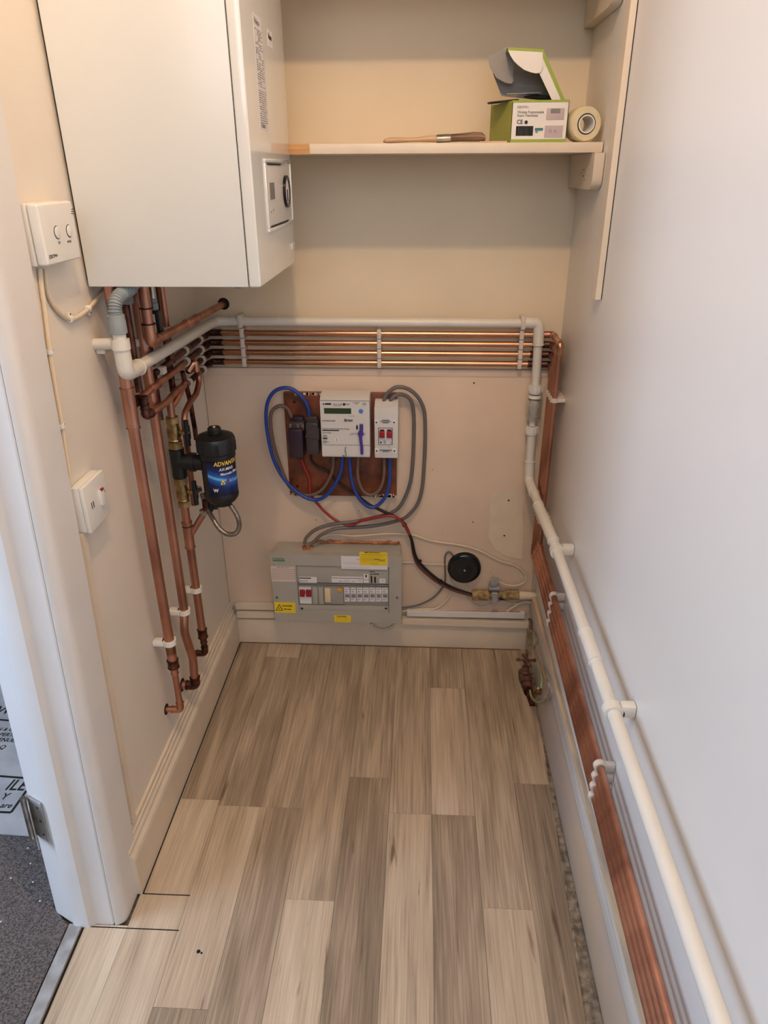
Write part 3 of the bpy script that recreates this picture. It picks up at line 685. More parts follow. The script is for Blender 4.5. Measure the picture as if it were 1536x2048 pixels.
# --- white overflow pipe
OR = .0118
wp = pipe_thing('long white plastic waste pipe from boiler round back to right wall', (-.2, YB-.03, 1.04), 'waste_pipe')
XW = XL+.056
e0 = Vector((XW, 1.262, 1.062)); cbk = Vector((XW+.012, 1.858, 1.040)); zb = 1.043
straight(wp, [e0+Vector((0, .012, 0)), (XW, 1.845, 1.043)], OR, m_pvc)
straight(wp, [(XW, 1.83, 1.043), (XW+.006, 1.855, zb), (XW+.035, 1.858, zb)], OR+.0008, m_pvc, .02, 'bend')
straight(wp, [(XW+.03, 1.858, zb), (.300, 1.858, zb-.001)], OR, m_pvc)
fit(wp, [(.268, 1.858, zb), (.303, 1.857, zb), (.306, 1.852, zb-.055)], OR+.0022, m_pvc, .012)
vt = Vector((.309, 1.846, .62))
straight(wp, [(.305, 1.854, zb-.04), (.308, 1.848, .88)], OR, m_pvc)
straight(wp, [(.309, 1.847, .765), (.311, 1.842, .635)], OR, m_pvc)
fit(wp, [(.311, 1.842, .668), (.312, 1.840, .612), (.318, 1.775, .600)], OR+.0018, m_pvc, .022, 'bend')
hs = Vector((.322, 1.70, .598))
straight(wp, [(.318, 1.79, .601), hs, (.331, 1.50, .588), (.334, 1.06, .581), (.334, -.45, .573)], OR, m_pvc, .05)
fit(wp, [(.3195, 1.70, .5985), (.330, 1.52, .5895)], OR+.0018, m_pvc, .05, 'socket')
fit(wp, [(.333, 1.155, .583), (.334, 1.065, .5815)], OR+.0016, m_pvc, .05, 'socket')
# clear inspection trap
tr = Vector((.309, 1.8475, .835)); ax = Vector((.001, -.002, -1))
for zz in (.883, .768):
    bm = NB(); lathe(bm, [(.0125, 0), (.0175, .001), (.0178, .016), (.0165, .022), (.0145, .023), (.012, .024)], (.308+.0005, 1.848, zz), ax, 24)
    for a in range(12):
        an = a*PI/6; o = Vector((.3085+.0178*math.cos(an), 1.848+.0178*math.sin(an), zz-.009)); box(bm, o-Vector((.001, .001, .007)), o+Vector((.001, .001, .007)))
    obj('compression_nut', bm, m_white, wp)
bm = NB(); lathe(bm, [(.0155, 0), (.0168, .002), (.0168, .008), (.015, .009)], (.3085, 1.848, .856), ax, 24); obj('collar', bm, m_white, wp)
bm = NB(); lathe(bm, [(.017, 0), (.019, .004), (.019, .048), (.016, .056), (.0145, .056), (.017, .047), (.017, .005), (.015, 0)], (.3085, 1.848, .842), ax, 28, closed=True); obj('clear_bowl', bm, m_clear, wp)
bm = NB(); lathe(bm, [(.006, 0), (.010, .004), (.010, .03), (.006, .05)], (.3085, 1.848, .842), ax, 18); tube(bm, [(.309, 1.848, .79), (.309, 1.847, .77)], .009, 14); ring(bm, (.3085, 1.848, .826), ax, .010, .0155, .003); ring(bm, (.3085, 1.848, .80), ax, .010, .0165, .002)
obj('float_valve', bm, m_white, wp)
# left end: elbow, upstand, grey coupling and corrugated hose
top = Vector((XW, 1.250, 1.150))
fit(wp, [(XW, 1.312, 1.060), (XW, 1.252, 1.064), (XW, 1.250, 1.122)], OR+.0032, m_pvc, .016)
straight(wp, [(XW, 1.25, 1.10), top], OR, m_pvc)
gh = thing('condensate_hose', 'grey corrugated hose under the boiler pushed onto white waste pipe', 'hose', (XW, 1.25, 1.142))
bm = NB(); lathe(bm, [(.0125, 0), (.0155, .001), (.0155, .022), (.0148, .024), (.0148, .033), (.0125, .034)], (XW, 1.25, 1.137), Z_, 24); obj('coupling', bm, m_greyp, gh)
hp = smooth([(XW, 1.25, 1.168), (XW, 1.2505, 1.180), (XW+.001, 1.256, 1.191), (XW+.003, 1.268, 1.1985), (XW+.006, 1.286, 1.2030), (XW+.010, 1.31, 1.207), (XW+.012, 1.35, 1.225)], 12)
bm = NB(); tube(bm, hp, [.0125 if (i % 4) < 2 else .0102 for i in range(len(hp))], 18); obj('hose', bm, m_greyp, gh)
wc = thing('waste_pipe_clip', 'white screw clip holding the waste pipe upstand to left wall', 'pipe clip', (XL+.03, 1.24, 1.10))
bm = NB(); lathe(bm, [(OR+.0003, -.009), (OR+.005, -.009), (OR+.005, .009), (OR+.0003, .009)], (XW, 1.25, 1.118), Z_, 24, closed=True); obj('ring', bm, m_pvc, wc)
bm = NB(); e_ = L(192, 692, .0); tube(bm, [(XW-.010, 1.252, 1.119), (XL+.0005, e_.y-.004, e_.z+.004)], .0105, 18); box(bm, (XL+.0005, e_.y-.006, e_.z-.014), (XL+.018, e_.y+.016, e_.z-.002), .003); obj('stub', bm, m_pvc, wc)
def wclip(y, z, x, lab):
    s = thing('waste_pipe_clip', lab, 'pipe clip', (XR-.02, y, z-.016))
    bm = NB(); lathe(bm, [(OR+.0003, -.009), (OR+.0055, -.009), (OR+.0055, .009), (OR+.0003, .009)], (x, y, z), Y_, 24, closed=True); obj('ring', bm, m_pvc, s)
    bm = NB(); box(bm, (x+OR, y-.009, z-.006), (XR-.0005, y+.009, z+.017), .003); obj('base', bm, m_pvc, s)
wclip(1.475, .587, .3315, 'white clip on the white waste pipe just below its bend'); wclip(.935, .580, .334, 'white clip on the white waste pipe halfway along right wall')

# --- pipe from under the boiler to the hole in the back wall
XE = XL+.064
hole = B(446, 609, 0)
gp = pipe_thing('copper pipe dropping from boiler and slanting back into round wall hole', (XE, 1.38, 1.09))
el = Vector((XE, 1.375, 1.094))
straight(gp, [(XE, 1.375, 1.24), el+Vector((0, 0, .012))], .0105, m_copb if False else m_cop)
fit(gp, [el+Vector((0, 0, .034)), el, stub(el, hole, .03)], .0122, m_cop, .012)
flux(gp, el+Vector((0, 0, .036)), Z_, .013)
flux(gp, el+Vector((0, 0, .066)), Z_, .012)
straight(gp, [stub(el, hole, .012), hole+Vector((0, .02, 0))], .0085, m_cop)
md = el+(hole-el)*.42; fit(gp, [md, stub(md, hole, .07)], .0098, m_cop, nm='coupling')
bm = NB(); lathe(bm, [(.012, 0), (.0155, .0004), (.0145, .0012)], hole+Vector((.002, 0, .002)), -Y_, 20); struct('trim_11', bm, m_hole)
# --- verticals on the left wall
def vpipe(lab, y, x, z0, z1, r, M, cl=None): 
    p = pipe_thing(lab, (x, y, z0)); straight(p, [(x, y, z0), (x, y, z1)], r, M); return p
XV = XL+.036
# A : 22 mm, tee at the white elbow, reducer, 15 mm tail into the wall
pa = pipe_thing('leftmost tall copper pipe on left wall ending in a low elbow', (XV, 1.290, .2))
yA, yB_, yC = 1.291, 1.405, 1.505
zA = P(345, 1452, 0, XV).z+.012
straight(pa, [(XV, yA, 1.235), (XV, yA, .40)], BR, m_cop)
zq = L(340, 1352, .036).z
fit(pa, [(XV, yA, 1.025), (XV, yA, .945)], BR+.0018, m_cop, nm='tee'); flux(pa, Vector((XV, yA, .945)), Z_, BR+.0018)
straight(pa, [(XV, yA, .42), (XV, yA, zq+.02)], BR, m_cop)
fit(pa, [(XV, yA, zq+.024), (XV, yA, zq+.004)], BR+.0016, m_copd, nm='reducer'); fit(pa, [(XV, yA, zq+.006), (XV, yA, zq-.014)], CR+.0014, m_cop, nm='reducer')
flux(pa, Vector((XV, yA, zq+.022)), Z_, BR+.0012)
ze = L(348, 1450, .036).z
straight(pa, [(XV, yA, zq), (XV, yA, ze+.012)], CR, m_cop)
fit(pa, [(XV, yA, ze+.022), (XV, yA, ze), (XV-.022, yA, ze)], CR+.0013, m_cop, .010); straight(pa, [(XV-.012, yA, ze), (XL-.01, yA, ze)], CR, m_cop)
bm = NB(); lathe(bm, [(.0135, 0), (.0135, .0012)], (XL, yA, ze), X_, 18); struct('trim_12', bm, m_hole)
# tee branch from A rising back to the second run
t0 = Vector((XV, yA, .988)); s1 = starts[1]
fit(pa, [t0, t0+Vector((.004, .036, .003))], CR+.0022, m_copd, nm='branch')
flux(pa, t0+Vector((.004, .034, .003)), Vector((0, 1, 0)), CR+.0026)
straight(pa, [t0+Vector((.004, .03, .003)), t0+Vector((.008, .12, .008)), Vector((XP+.006, 1.53, .990)), s1+Vector((0, -.03, 0)), s1+Vector((0, .02, 0))], CR, m_cop, .06)
fit(pa, [t0+Vector((.0075, .10, .007)), t0+Vector((.0095, .135, .0075))], CR+.0012, m_cop, nm='coupling')
# lower loop: from A outwards, elbow and up to the lowest run
pl = pipe_thing('short copper pipe under the tee rising back to the ring clips', (XV, 1.35, .95))
s3 = starts[3]; xo = XV+.018
straight(pl, [(xo, 1.318, .998), (xo, 1.318, .962), (xo+.001, 1.345, .958), (xo, 1.44, .952), (XP+.004, 1.56, .945), s3+Vector((0, .02, 0))], CR, m_cop, .03)
fit(pl, [(xo, 1.318, 1.0), (xo, 1.318, .966)], CR+.0014, m_copd); fit(pl, [(xo, 1.318, .976), (xo, 1.318, .961), (xo, 1.345, .958)], CR+.0014, m_copd, .012); flux(pl, Vector((xo, 1.318, .985)), Z_, CR+.0016)
# B : 22 mm with a set, elbow into the wall
pbp = pipe_thing('middle tall copper pipe on left wall with a bend near its foot', (XV, yB_, .3))
pts = [(XV, yB_, 1.235), (XV, yB_, L(362, 1235, .036).z)]+[tuple(L(x, y, .036)) for x, y in ((368, 1262), (386, 1318), (388, 1345))]
zb1 = L(386, 1384, .036); 
straight(pbp, pts+[(XV, pts[-1][1], zb1.z+.012)], BR*.93, m_cop, .06)
yb = pts[-1][1]
fit(pbp, [(XV, yb, zb1.z+.026), (XV, yb, zb1.z), (XV-.024, yb, zb1.z)], BR+.0012, m_copd, .012); flux(pbp, Vector((XV, yb, zb1.z+.026)), Z_, BR+.0012)
straight(pbp, [(XV-.012, yb, zb1.z), (XL-.01, yb, zb1.z)], BR, m_cop); bm = NB(); lathe(bm, [(.018, 0), (.0165, .0015)], (XL, yb, zb1.z), X_, 18); struct('trim_13', bm, m_hole)
# C : valve pipe carrying the filter
pc = pipe_thing('right tall copper pipe on left wall below the brass valves', (XV, yC, .3))
z1 = L(367, 1018, .036).z
zc = L(407, 1262, .036).z
straight(pc, [(XV, yC, z1+.02), (XV, yC, zc)], BR*.93, m_cop)
fit(pc, [(XV, yC, L(374, 1052, .036).z+.010), (XV, yC, L(378, 1098, .036).z)], BR+.0012, m_cop, nm='tee'); flux(pc, Vector((XV, yC, L(378, 1098, .036).z)), Z_, BR+.001); flux(pc, Vector((XV, yC, L(374, 1052, .036).z)), Z_, BR+.001)
fit(pc, [(XV, yC, zc+.012), (XV, yC, zc-.012)], BR+.0012, m_copd, nm='reducer'); fit(pc, [(XV, yC, zc-.008), (XV, yC, zc-.030)], CR+.0013, m_copd, nm='reducer')
zce = L(407, 1315, .036).z
straight(pc, [(XV, yC, zc), (XV, yC, zce+.01)], CR, m_copd); fit(pc, [(XV, yC, zce+.022), (XV, yC, zce), (XV-.022, yC, zce)], CR+.0013, m_copd, .010); straight(pc, [(XV-.012, yC, zce), (XL-.01, yC, zce)], CR, m_copd)
bm = NB(); lathe(bm, [(.013, 0), (.013, .0012)], (XL, yC, zce), X_, 18); struct('trim_14', bm, m_hole)
# copper stub from the upper valve to the runs
zv_t = L(347, 826, .036).z
straight(pc, [(XV, yC, zv_t-.01), (XV, yC, zv_t+.035)], CR+.001, m_cop, nm='stub')
straight(pc, [(XV, yC, zv_t+.016), (XV+.004, 1.56, zv_t+.030), (XP+.002, 1.625, zv_t+.045)], CR, m_cop, .03, nm='branch')
# upper verticals between boiler and manifold
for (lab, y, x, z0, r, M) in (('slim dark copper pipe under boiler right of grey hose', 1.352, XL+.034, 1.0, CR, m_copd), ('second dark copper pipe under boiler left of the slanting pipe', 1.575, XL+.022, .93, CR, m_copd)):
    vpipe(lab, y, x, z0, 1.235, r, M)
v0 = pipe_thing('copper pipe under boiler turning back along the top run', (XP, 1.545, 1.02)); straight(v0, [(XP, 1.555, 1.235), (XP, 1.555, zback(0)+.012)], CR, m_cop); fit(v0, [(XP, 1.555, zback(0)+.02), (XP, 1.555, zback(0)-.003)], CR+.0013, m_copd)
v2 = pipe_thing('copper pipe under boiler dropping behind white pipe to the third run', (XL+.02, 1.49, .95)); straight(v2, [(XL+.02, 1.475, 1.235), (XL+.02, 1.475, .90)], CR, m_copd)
# third run S-bend coming forward over the clips and down behind the filter
ps = pipe_thing('curved copper pipe with elbow running down behind black filter', (XL+.05, 1.6, .62))
xs = XL+.050; k4 = K(180, 560, 4.518)
path = [P(*k4(x, y), 0, xs) for x, y in ((955, 790), (985, 850), (985, 930), (960, 1030), (900, 1110), (855, 1200), (850, 1290))]
straight(ps, path+[Vector((xs-.004, path[-1].y+.012, .80)), Vector((xs-.006, path[-1].y+.01, .655))], CR*.95, m_copd if False else m_cop, .05)
p2 = [P(*k4(x, y), 0, xs-.012) for x, y in ((835, 830), (870, 960), (905, 1090), (925, 1220), (945, 1330), (960, 1440))]
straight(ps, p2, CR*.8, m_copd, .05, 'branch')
e1 = path[0]; fit(ps, [Vector((XP, starts[2].y+.0, zback(2))), Vector((xs, e1.y+.0, e1.z+.016)), Vector((xs, e1.y, e1.z-.008))], CR+.0016, m_copb, .012)
straight(ps, [Vector((XP, starts[2].y+.03, zback(2))), Vector((XP, starts[2].y, zback(2)))], CR, m_cop, nm='stub')
# single clips on the verticals
def sclip(x, y, z, r, lab):
    s = thing('pipe_clip', lab, 'pipe clip', (XL, y, z-.006)); bm = NB()
    lathe(bm, [(r+.0002, -.006), (r+.0045, -.006), (r+.0045, .006), (r+.0002, .006)], (x, y, z), Z_, 24, closed=True); obj('ring', bm, m_white, s)
    bm = NB(); box(bm, (XL+.0005, y-.012, z-.006), (x-r+.001, y+.008, z+.006), .002); obj('base', bm, m_white, s)
sclip(XV, yA, L(330, 1300, .036).z, BR, 'white clip low on the leftmost tall copper pipe'); sclip(XV, yB_-.0, L(360, 1238, .036).z, BR*.93, 'white clip low on the middle tall copper pipe'); sclip(XV, yC, L(390, 1183, .036).z, BR*.93, 'white clip low on the right tall copper pipe')
# grey pipe clips on the boiler verticals
k8 = K(200, 560, 5.908)
for (x, y, yy, w_, lab) in ((300, 235, 1.352, .014, 'small grey clip under boiler just right of corrugated hose'), (410, 225, 1.405, .014, 'small grey clip under boiler behind the dark copper pipes'), (490, 735, 1.405, .018, 'small grey clip left of the slanting pipe elbow'), (760, 590, 1.555, .016, 'pale grey clip right of the black isolating valve'), (685, 1065, 1.47, .018, 'grey clip on the wall pipe just below white waste pipe')):
    c = P(*k8(x, y), 1, yy); bm = NB(); box(bm, (XL+.0005, yy-.009, c.z-.008), (XL+.048 if w_ < .018 else XL+.050, yy+.009, c.z+.008), .003); one('pipe_clip', bm, m_clip if x != 300 else m_greyp, lab, 'pipe clip')
# black isolating valve with flexible hose
iv = thing('isolating_valve', 'small black isolating valve with white strip under the boiler', 'valve', (XL+.05, 1.455, 1.08))
xv = XL+.050; yv_ = 1.455
bm = NB(); tube(bm, [(xv, yv_, 1.235), (xv, yv_, 1.165)], .007, 14); obj('hose_tail', bm, m_steel, iv)
bm = NB(); lathe(bm, [(.007, 0), (.010, .002), (.010, .014), (.008, .016), (.008, .024)], (xv, yv_, 1.142), Z_, 6); obj('nut', bm, m_greyp, iv)
bm = NB(); box(bm, (xv-.011, yv_-.011, 1.092), (xv+.011, yv_+.011, 1.142), .004); obj('body', bm, m_black, iv)
bm = NB(); box(bm, (xv-.002, yv_-.0125, 1.096), (xv+.003, yv_-.0105, 1.136), .0005); obj('strip', bm, m_white, iv)
bm = NB(); box(bm, (xv-.006, yv_-.006, 1.075), (xv+.006, yv_+.006, 1.092), .002); obj('outlet', bm, m_black, iv)

# ---- valves and filter
def hexnut(bm, o, r, h): lathe(bm, [(r*.92, 0), (r, .001), (r, h-.001), (r*.92, h)], o, Z_, 6)
def brass_valve(zlo, zhi, lab, up):
    s = thing('brass_valve', lab, 'valve', (XV, yC, zlo)); H = zhi-zlo; xx = XV
    bm = NB(); hexnut(bm, (xx, yC, zlo if up else zhi-.018), .0175, .018); obj('union_nut', bm, m_brass, s)
    bm = NB(); z_ = zlo+.018 if up else zlo+.016
    lathe(bm, [(.0115, 0), (.0145, .002), (.0135, .006), (.0155, .010), (.0155, H-.044-.006), (.0135, H-.040), (.0145, H-.034)], (xx, yC, z_), Z_, 28); obj('body', bm, m_brass, s)
    bm = NB(); hexnut(bm, (xx, yC, zhi-.018 if up else zlo), .0155, .016); obj('compression_nut', bm, m_brass, s)
    zc_ = (zlo+zhi)/2; bm = NB(); tube(bm, [(xx+.012, yC, zc_), (xx+.028, yC-.002, zc_)], .005, 12); obj('spindle', bm, m_brass, s)
    bm = NB(); box(bm, (xx+.026, yC-.010, zc_-.018), (xx+.038, yC+.006, zc_+.018), .005); tube(bm, [(xx+.032, yC-.006, zc_-.030), (xx+.032, yC-.004, zc_+.030)], .0058, 12); hd = obj('handle', bm, m_black, s)
    bm = NB(); lathe(bm, [(.0035, 0), (.003, .0015)], (xx+.038, yC-.006, zc_+.002), (1, -.5, 0), 12); obj('handle_screw', bm, m_steel, hd)
zu0, zu1 = L(352, 897, .036).z, L(347, 828, .036).z
zl0, zl1 = L(367, 1016, .036).z, L(358, 957, .036).z
brass_valve(zu0, zu1, 'upper brass valve with black lever above the filter body', True); brass_valve(zl0, zl1, 'lower brass valve with black lever below the filter body', False)
mf = thing('magnetic_filter', 'black cylindrical magnetic filter with blue ADVANTA label on left wall', 'filter', (-.469, yC, .69))
bm = NB(); lathe(bm, [(.014, 0), (.0175, .001), (.0175, zu0-zl1-.001), (.014, zu0-zl1)], (XV, yC, zl1), Z_, 28); obj('manifold', bm, m_black, mf)
zm = (zu0+zl1)/2+.002; FXc = -.466; FR = .0405
bm = NB(); tube(bm, [(XV, yC, zm), (FXc-.02, yC-.002, zm)], .0185, 20); ring(bm, (XV+.035, yC, zm), X_, .0185, .0225, .012); obj('neck', bm, m_black, mf)
fc = P(432, 925, 1, yC-.03); fz0, fz1 = P(436, 1003, 1, yC-.0).z+.007, P(431, 862, 1, yC).z-.007
ft_ = fz1; FC = Vector((FXc+.0015, yC-.004, 0))
bm = NB(); lathe(bm, [(.018, fz0-.012), (.022, fz0-.010), (.024, fz0-.002), (.033, fz0+.001), (FR-.001, fz0+.010), (FR, fz0+.020), (FR-.0015, fz0+.024), (FR-.0015, ft_-.054), (FR, ft_-.052)], FC, Z_, 48); body = obj('canister', bm, m_black, mf)
bm = NB(); lathe(bm, [(FR, ft_-.052), (FR+.0015, ft_-.051), (FR+.0015, ft_-.040), (FR+.004, ft_-.037), (FR+.004, ft_-.010), (FR+.001, ft_-.003), (FR-.006, ft_), (.016, ft_+.003)], FC, Z_, 48)
for a in range(10):
    an = a*PI/5; o = FC+Vector(((FR+.003)*math.cos(an), (FR+.003)*math.sin(an), ft_-.024)); box(bm, o-Vector((.003, .003, .012)), o+Vector((.003, .003, .012)), .0015)
obj('lid', bm, m_black, mf)
bm = NB(); lathe(bm, [(.014, 0), (.0155, .002), (.0155, .013), (.013, .016), (.011, .016)], FC+Vector((0, 0, ft_+.002)), Z_, 24); cap = obj('cap', bm, m_black, mf)
bm = NB(); lathe(bm, [(.005, 0), (.004, .003)], FC+Vector((0, 0, ft_+.018)), Z_, 12); obj('vent_screw', bm, m_brass, mf)
# curved label: a cylinder band, bent text and flash
LR = FR-.0006
def cyl(a, z, r=LR): return FC+Vector((r*math.sin(a), -r*math.cos(a), z))          # a = 0 faces the camera side, positive to the room
lz0, lz1 = fz0+.026, ft_-.054
def band(a0, a1, z0, z1, M, r, nm, par, n_=18):
    bm = NB(); g = [[bm.verts.new(cyl(a0+(a1-a0)*i/n_, z, r)) for i in range(n_+1)] for z in (z0, z1)]
    for i in range(n_): bm.faces.new((g[0][i], g[0][i+1], g[1][i+1], g[1][i]))
    return obj(nm, bm, M, par)
A0_, A1_ = -.42, 1.9
lbl = band(A0_, A1_, lz0, lz1, m_navy, LR, 'label', mf)
def flashm():
    M = bpy.data.materials.new('label_blue_flash_print'); M.use_nodes = True; nt = M.node_tree; n = nt.nodes; p = n['Principled BSDF']; p.inputs['Roughness'].default_value = .3
    tc = n.new('ShaderNodeTexCoord'); sx = n.new('ShaderNodeSeparateXYZ'); nt.links.new(tc.outputs['Object'], sx.inputs[0])
    a = n.new('ShaderNodeMath'); a.operation = 'MULTIPLY_ADD'; a.inputs[1].default_value = -.32; nt.links.new(sx.outputs[0], a.inputs[0]); a.inputs[2].default_value = (lz1-lz0)*.50
    s = n.new('ShaderNodeMath'); s.operation = 'SUBTRACT'; nt.links.new(sx.outputs[2], s.inputs[0]); nt.links.new(a.outputs[0], s.inputs[1])
    ab = n.new('ShaderNodeMath'); ab.operation = 'ABSOLUTE'; nt.links.new(s.outputs[0], ab.inputs[0])
    cr = n.new('ShaderNodeValToRGB'); mu = n.new('ShaderNodeMath'); mu.operation = 'MULTIPLY'; mu.inputs[1].default_value = 28; nt.links.new(ab.outputs[0], mu.inputs[0]); nt.links.new(mu.outputs[0], cr.inputs[0])
    e = cr.color_ramp.elements; e[0].position = 0; e[0].color = lin((110, 190, 235)); e[1].position = 1; e[1].color = lin((8, 12, 40)); k = e.new(.14); k.color = lin((30, 90, 170)); k = e.new(.5); k.color = lin((16, 34, 96))
    nt.links.new(cr.outputs[0], p.inputs['Base Color']); return M
lbl.data.materials[0] = flashm()
def ctext(s, size, a0, z, M, sx=1., shear=0., bold=.02, nm='lettering', slope=0.):
    bm = NB(); text(bm, s, size, (0, 0, 0), X_, Z_, sx=sx, shear=shear, bold=bold)
    for v in bm.verts: a = a0+v.co.x/LR; d = -v.co.y; v.co = cyl(a, z+v.co.z+slope*v.co.x, LR+.0002+abs(v.co.y))
    obj(nm, bm, M, lbl)
def zf(py): return P(435, py, 1, yC-.04).z
ctext('ADVANTA', .0145, .03, zf(932), m_yel2, sx=.86, shear=.15, slope=-.0); ctext('AX-MAG', .0095, .30, zf(942), m_paper, sx=.95, shear=.15); ctext('Magnetic Filter', .0085, .36, zf(951), m_paper, sx=.95)
ctext('W', .011, -.14, zf(983), m_paper, bold=.04); ctext('n', .018, .98, zf(967), m_bluebt, bold=.04)
bm = NB(); 
for (aa, r_) in ((.30, .0075),):
    z = zf(969); pts_ = [cyl(aa, z, LR+.0003), cyl(aa+.30, z, LR+.0003), cyl(aa+.15, z+.0115, LR+.0003)]; prism(bm, pts_, (0, -.0003, 0))
obj('warning_triangle', bm, m_yel, lbl)
bm = NB(); z = zf(969); prism(bm, [cyl(.41, z+.002, LR+.0008), cyl(.49, z+.002, LR+.0008), cyl(.45, z+.008, LR+.0008)], (0, -.0003, 0)); obj('warning_mark', bm, m_ink, lbl)
bm = NB(); lathe(bm, [(.0042, 0), (.0042, .0006)], cyl(.76, zf(963), LR), (math.sin(.76), -math.cos(.76), 0), 16); obj('red_dot', bm, m_redsw, lbl)
# drain at the bottom
bm = NB(); box(bm, FC+Vector((-.026, -.008, fz0-.024)), FC+Vector((-.012, .008, fz0)), .003); obj('drain_lug', bm, m_black, mf)
# braided filling loop
fh = thing('braided_hose', 'steel braided filling hose looping below the black filter', 'hose', P(440, 1060, 1, 1.5))
k5 = K(230, 780, 5.12); hyy = (1.545, 1.53, 1.515, 1.50, 1.49, 1.485, 1.485, 1.49, 1.49, 1.495, 1.50, 1.51, 1.51)
hp = [P(*k5(x, y), 1, yy) for (x, y), yy in zip(((890, 1060), (920, 1150), (960, 1240), (1010, 1330), (1070, 1420), (1150, 1475), (1230, 1470), (1270, 1410), (1265, 1330), (1230, 1250), (1180, 1180), (1120, 1140), (1060, 1110)), hyy)]
hs_ = smooth(hp, 10); bm = NB(); tube(bm, hs_, [.0060 if i % 2 else .0056 for i in range(len(hs_))], 14); obj('braid', bm, mat('steel_braid', (160, 150, 136), .35, .8, rgb2=(96, 84, 74), vs=400), fh)
bm = NB(); a = P(*k5(880, 1050), 1, 1.545); lathe(bm, [(.006, 0), (.009, .001), (.009, .012), (.006, .013)], a+Vector((-.003, 0, .002)), (-.2, 0, 1), 6); obj('hose_nut', bm, m_steel, fh)
# filling valve branch: short copper link from the tee to the second valve
fv = thing('filling_valve', 'small filling valve on a copper branch behind the filter', 'valve', P(395, 1045, 1, 1.54))
a, b = Vector((XV, yC, L(376, 1078, .036).z)), P(*k5(905, 1270), 1, 1.52)
straight(fv, [a, a+(b-a)*.5, b], CR, m_cop, .01)
c = P(*k5(930, 1240), 1, 1.52); bm = NB(); lathe(bm, [(.008, 0), (.0105, .002), (.0105, .016), (.008, .018)], c+Vector((-.012, 0, -.006)), (1, .1, .5), 8); obj('union', bm, m_steel, fv)
bm = NB(); box(bm, c+Vector((-.005, -.008, .0)), c+Vector((.010, .008, .03)), .003); obj('valve_body', bm, m_copd, fv)
bm = NB(); box(bm, c+Vector((.010, -.006, .0)), c+Vector((.019, .008, .026)), .003); obj('valve_lever', bm, m_black, fv)

# ================================================================ METER BOARD
q6 = K(500, 740, 4.042)
a, b = B(*q6(280, 195), .03), B(*q6(1185, 1025), .03)
mbz = (a.z, b.z); MB = (a.x, b.x)
bm = NB(); box(bm, (a.x-.004, YB-.031, b.z), (b.x, YB-.0125, a.z+.004), .002)
brd = thing('meter_board', 'brown chipboard panel on the back wall carrying the meter', 'board', ((a.x+b.x)/2, YB-.02, b.z)); obj('board', bm, m_board, brd)
bm = NB(); rf = random.Random(9)
for t in range(26):
    x = a.x+rf.uniform(.02, .10); s = rf.uniform(.002, .006); box(bm, (x, YB-.0322, a.z-.001-rf.uniform(0, .002)), (x+s, YB-.030, a.z+.0045))
for t in range(30):
    x = b.x-rf.uniform(.0, .08); s = rf.uniform(.002, .007); box(bm, (x-s, YB-.0322, b.z-.001), (x, YB-.030, b.z+rf.uniform(.002, .010)))
for t in range(10):
    x = a.x+rf.uniform(.0, .02); box(bm, (x, YB-.0322, b.z-.001), (x+.003, YB-.030, b.z+rf.uniform(.002, .010)))
tag(obj('paint_smear', bm, m_plaster, brd), 'cream paint smears on the edge')
bm = NB()
for (x, y) in ((357, 258), (383, 940)): lathe(bm, [(.0045, 0), (.004, .0005)], B(*q6(x, y), .0312), -Y_, 14)
obj('screw_hole', bm, m_hole, brd)
BO = .031
# electricity meter
mt = thing('electricity_meter', 'pale grey prepayment electricity meter with green display and purple key', 'meter', B(*q6(770, 710), BO+.03))
bm = NB(); a, b = B(*q6(563, 247), .092), B(*q6(970, 712), .092); a2 = B(*q6(563, 200), .06)
pr = [(YB-BO, b.z), (YB-.088, b.z), (YB-.092, b.z+.004), (YB-.092, a.z), (YB-.070, a.z+.012), (YB-.032, a.z+.012)]
prism(bm, [(a.x, y, z) for y, z in pr], (b.x-a.x, 0, 0)); bmesh.ops.bevel(bm, geom=bm.edges[:], offset=.0015, segments=2, affect='EDGES'); hs2 = obj('housing', bm, m_meter, mt)
MO = .0922
def mr(x0, y0, x1, y1, M, nm, par, o0=.0915, o1=.0928, bev=0., qq=q6): bm = NB(); brect(bm, qq, x0, y0, x1, y1, o0, o1, bev); return obj(nm, bm, M, par)
mr(598, 308, 818, 355, m_lcd, 'display', mt)
bm = NB(); lathe(bm, [(.006, 0), (.006, .0015), (.0045, .0022)], B(*q6(897, 332), .092), -Y_, 24); obj('button', bm, m_bluebt, mt)
bm = NB()
def tx(bm, s, x, y, size, qq=q6, o=MO, **k): text(bm, s, size, B(*qq(x, y), o), X_, Z_, **k)
tx(bm, 'Itron', 757, 416, .0115, bold=.03, shear=.3); tx(bm, 'ACE9000 KBD', 583, 416, .0062, sx=.95); tx(bm, 'CE', 905, 284, .009); tx(bm, 'SIEMENS', 605, 282, .0042) if False else None
tx(bm, 'Property of Scottish and Southern Energy', 583, 478, .0046, sx=.94, bold=.01)
tx(bm, '230V 40-80A', 586, 512, .0045, sx=1.)
def ml(bm, x0, y0, x1, y1, qq=q6, o=.0926): brect(bm, qq, x0, y0, x1, y1, .0918, o)
for (x0, y0, x1, y1) in ((605, 268, 655, 282), (585, 484, 720, 494), (590, 528, 622, 532), (590, 540, 628, 544), (588, 549, 626, 560), (588, 572, 622, 575), (588, 580, 640, 583), (588, 588, 620, 591), (675, 276, 745, 279), (735, 268, 738, 287), (675, 268, 678, 290), (675, 288, 737, 291), (770, 275, 805, 279), (830, 262, 885, 265), (850, 272, 875, 275), (800, 371, 845, 373), (815, 510, 935, 513), (800, 521, 935, 524)): ml(bm, x0, y0, x1, y1)
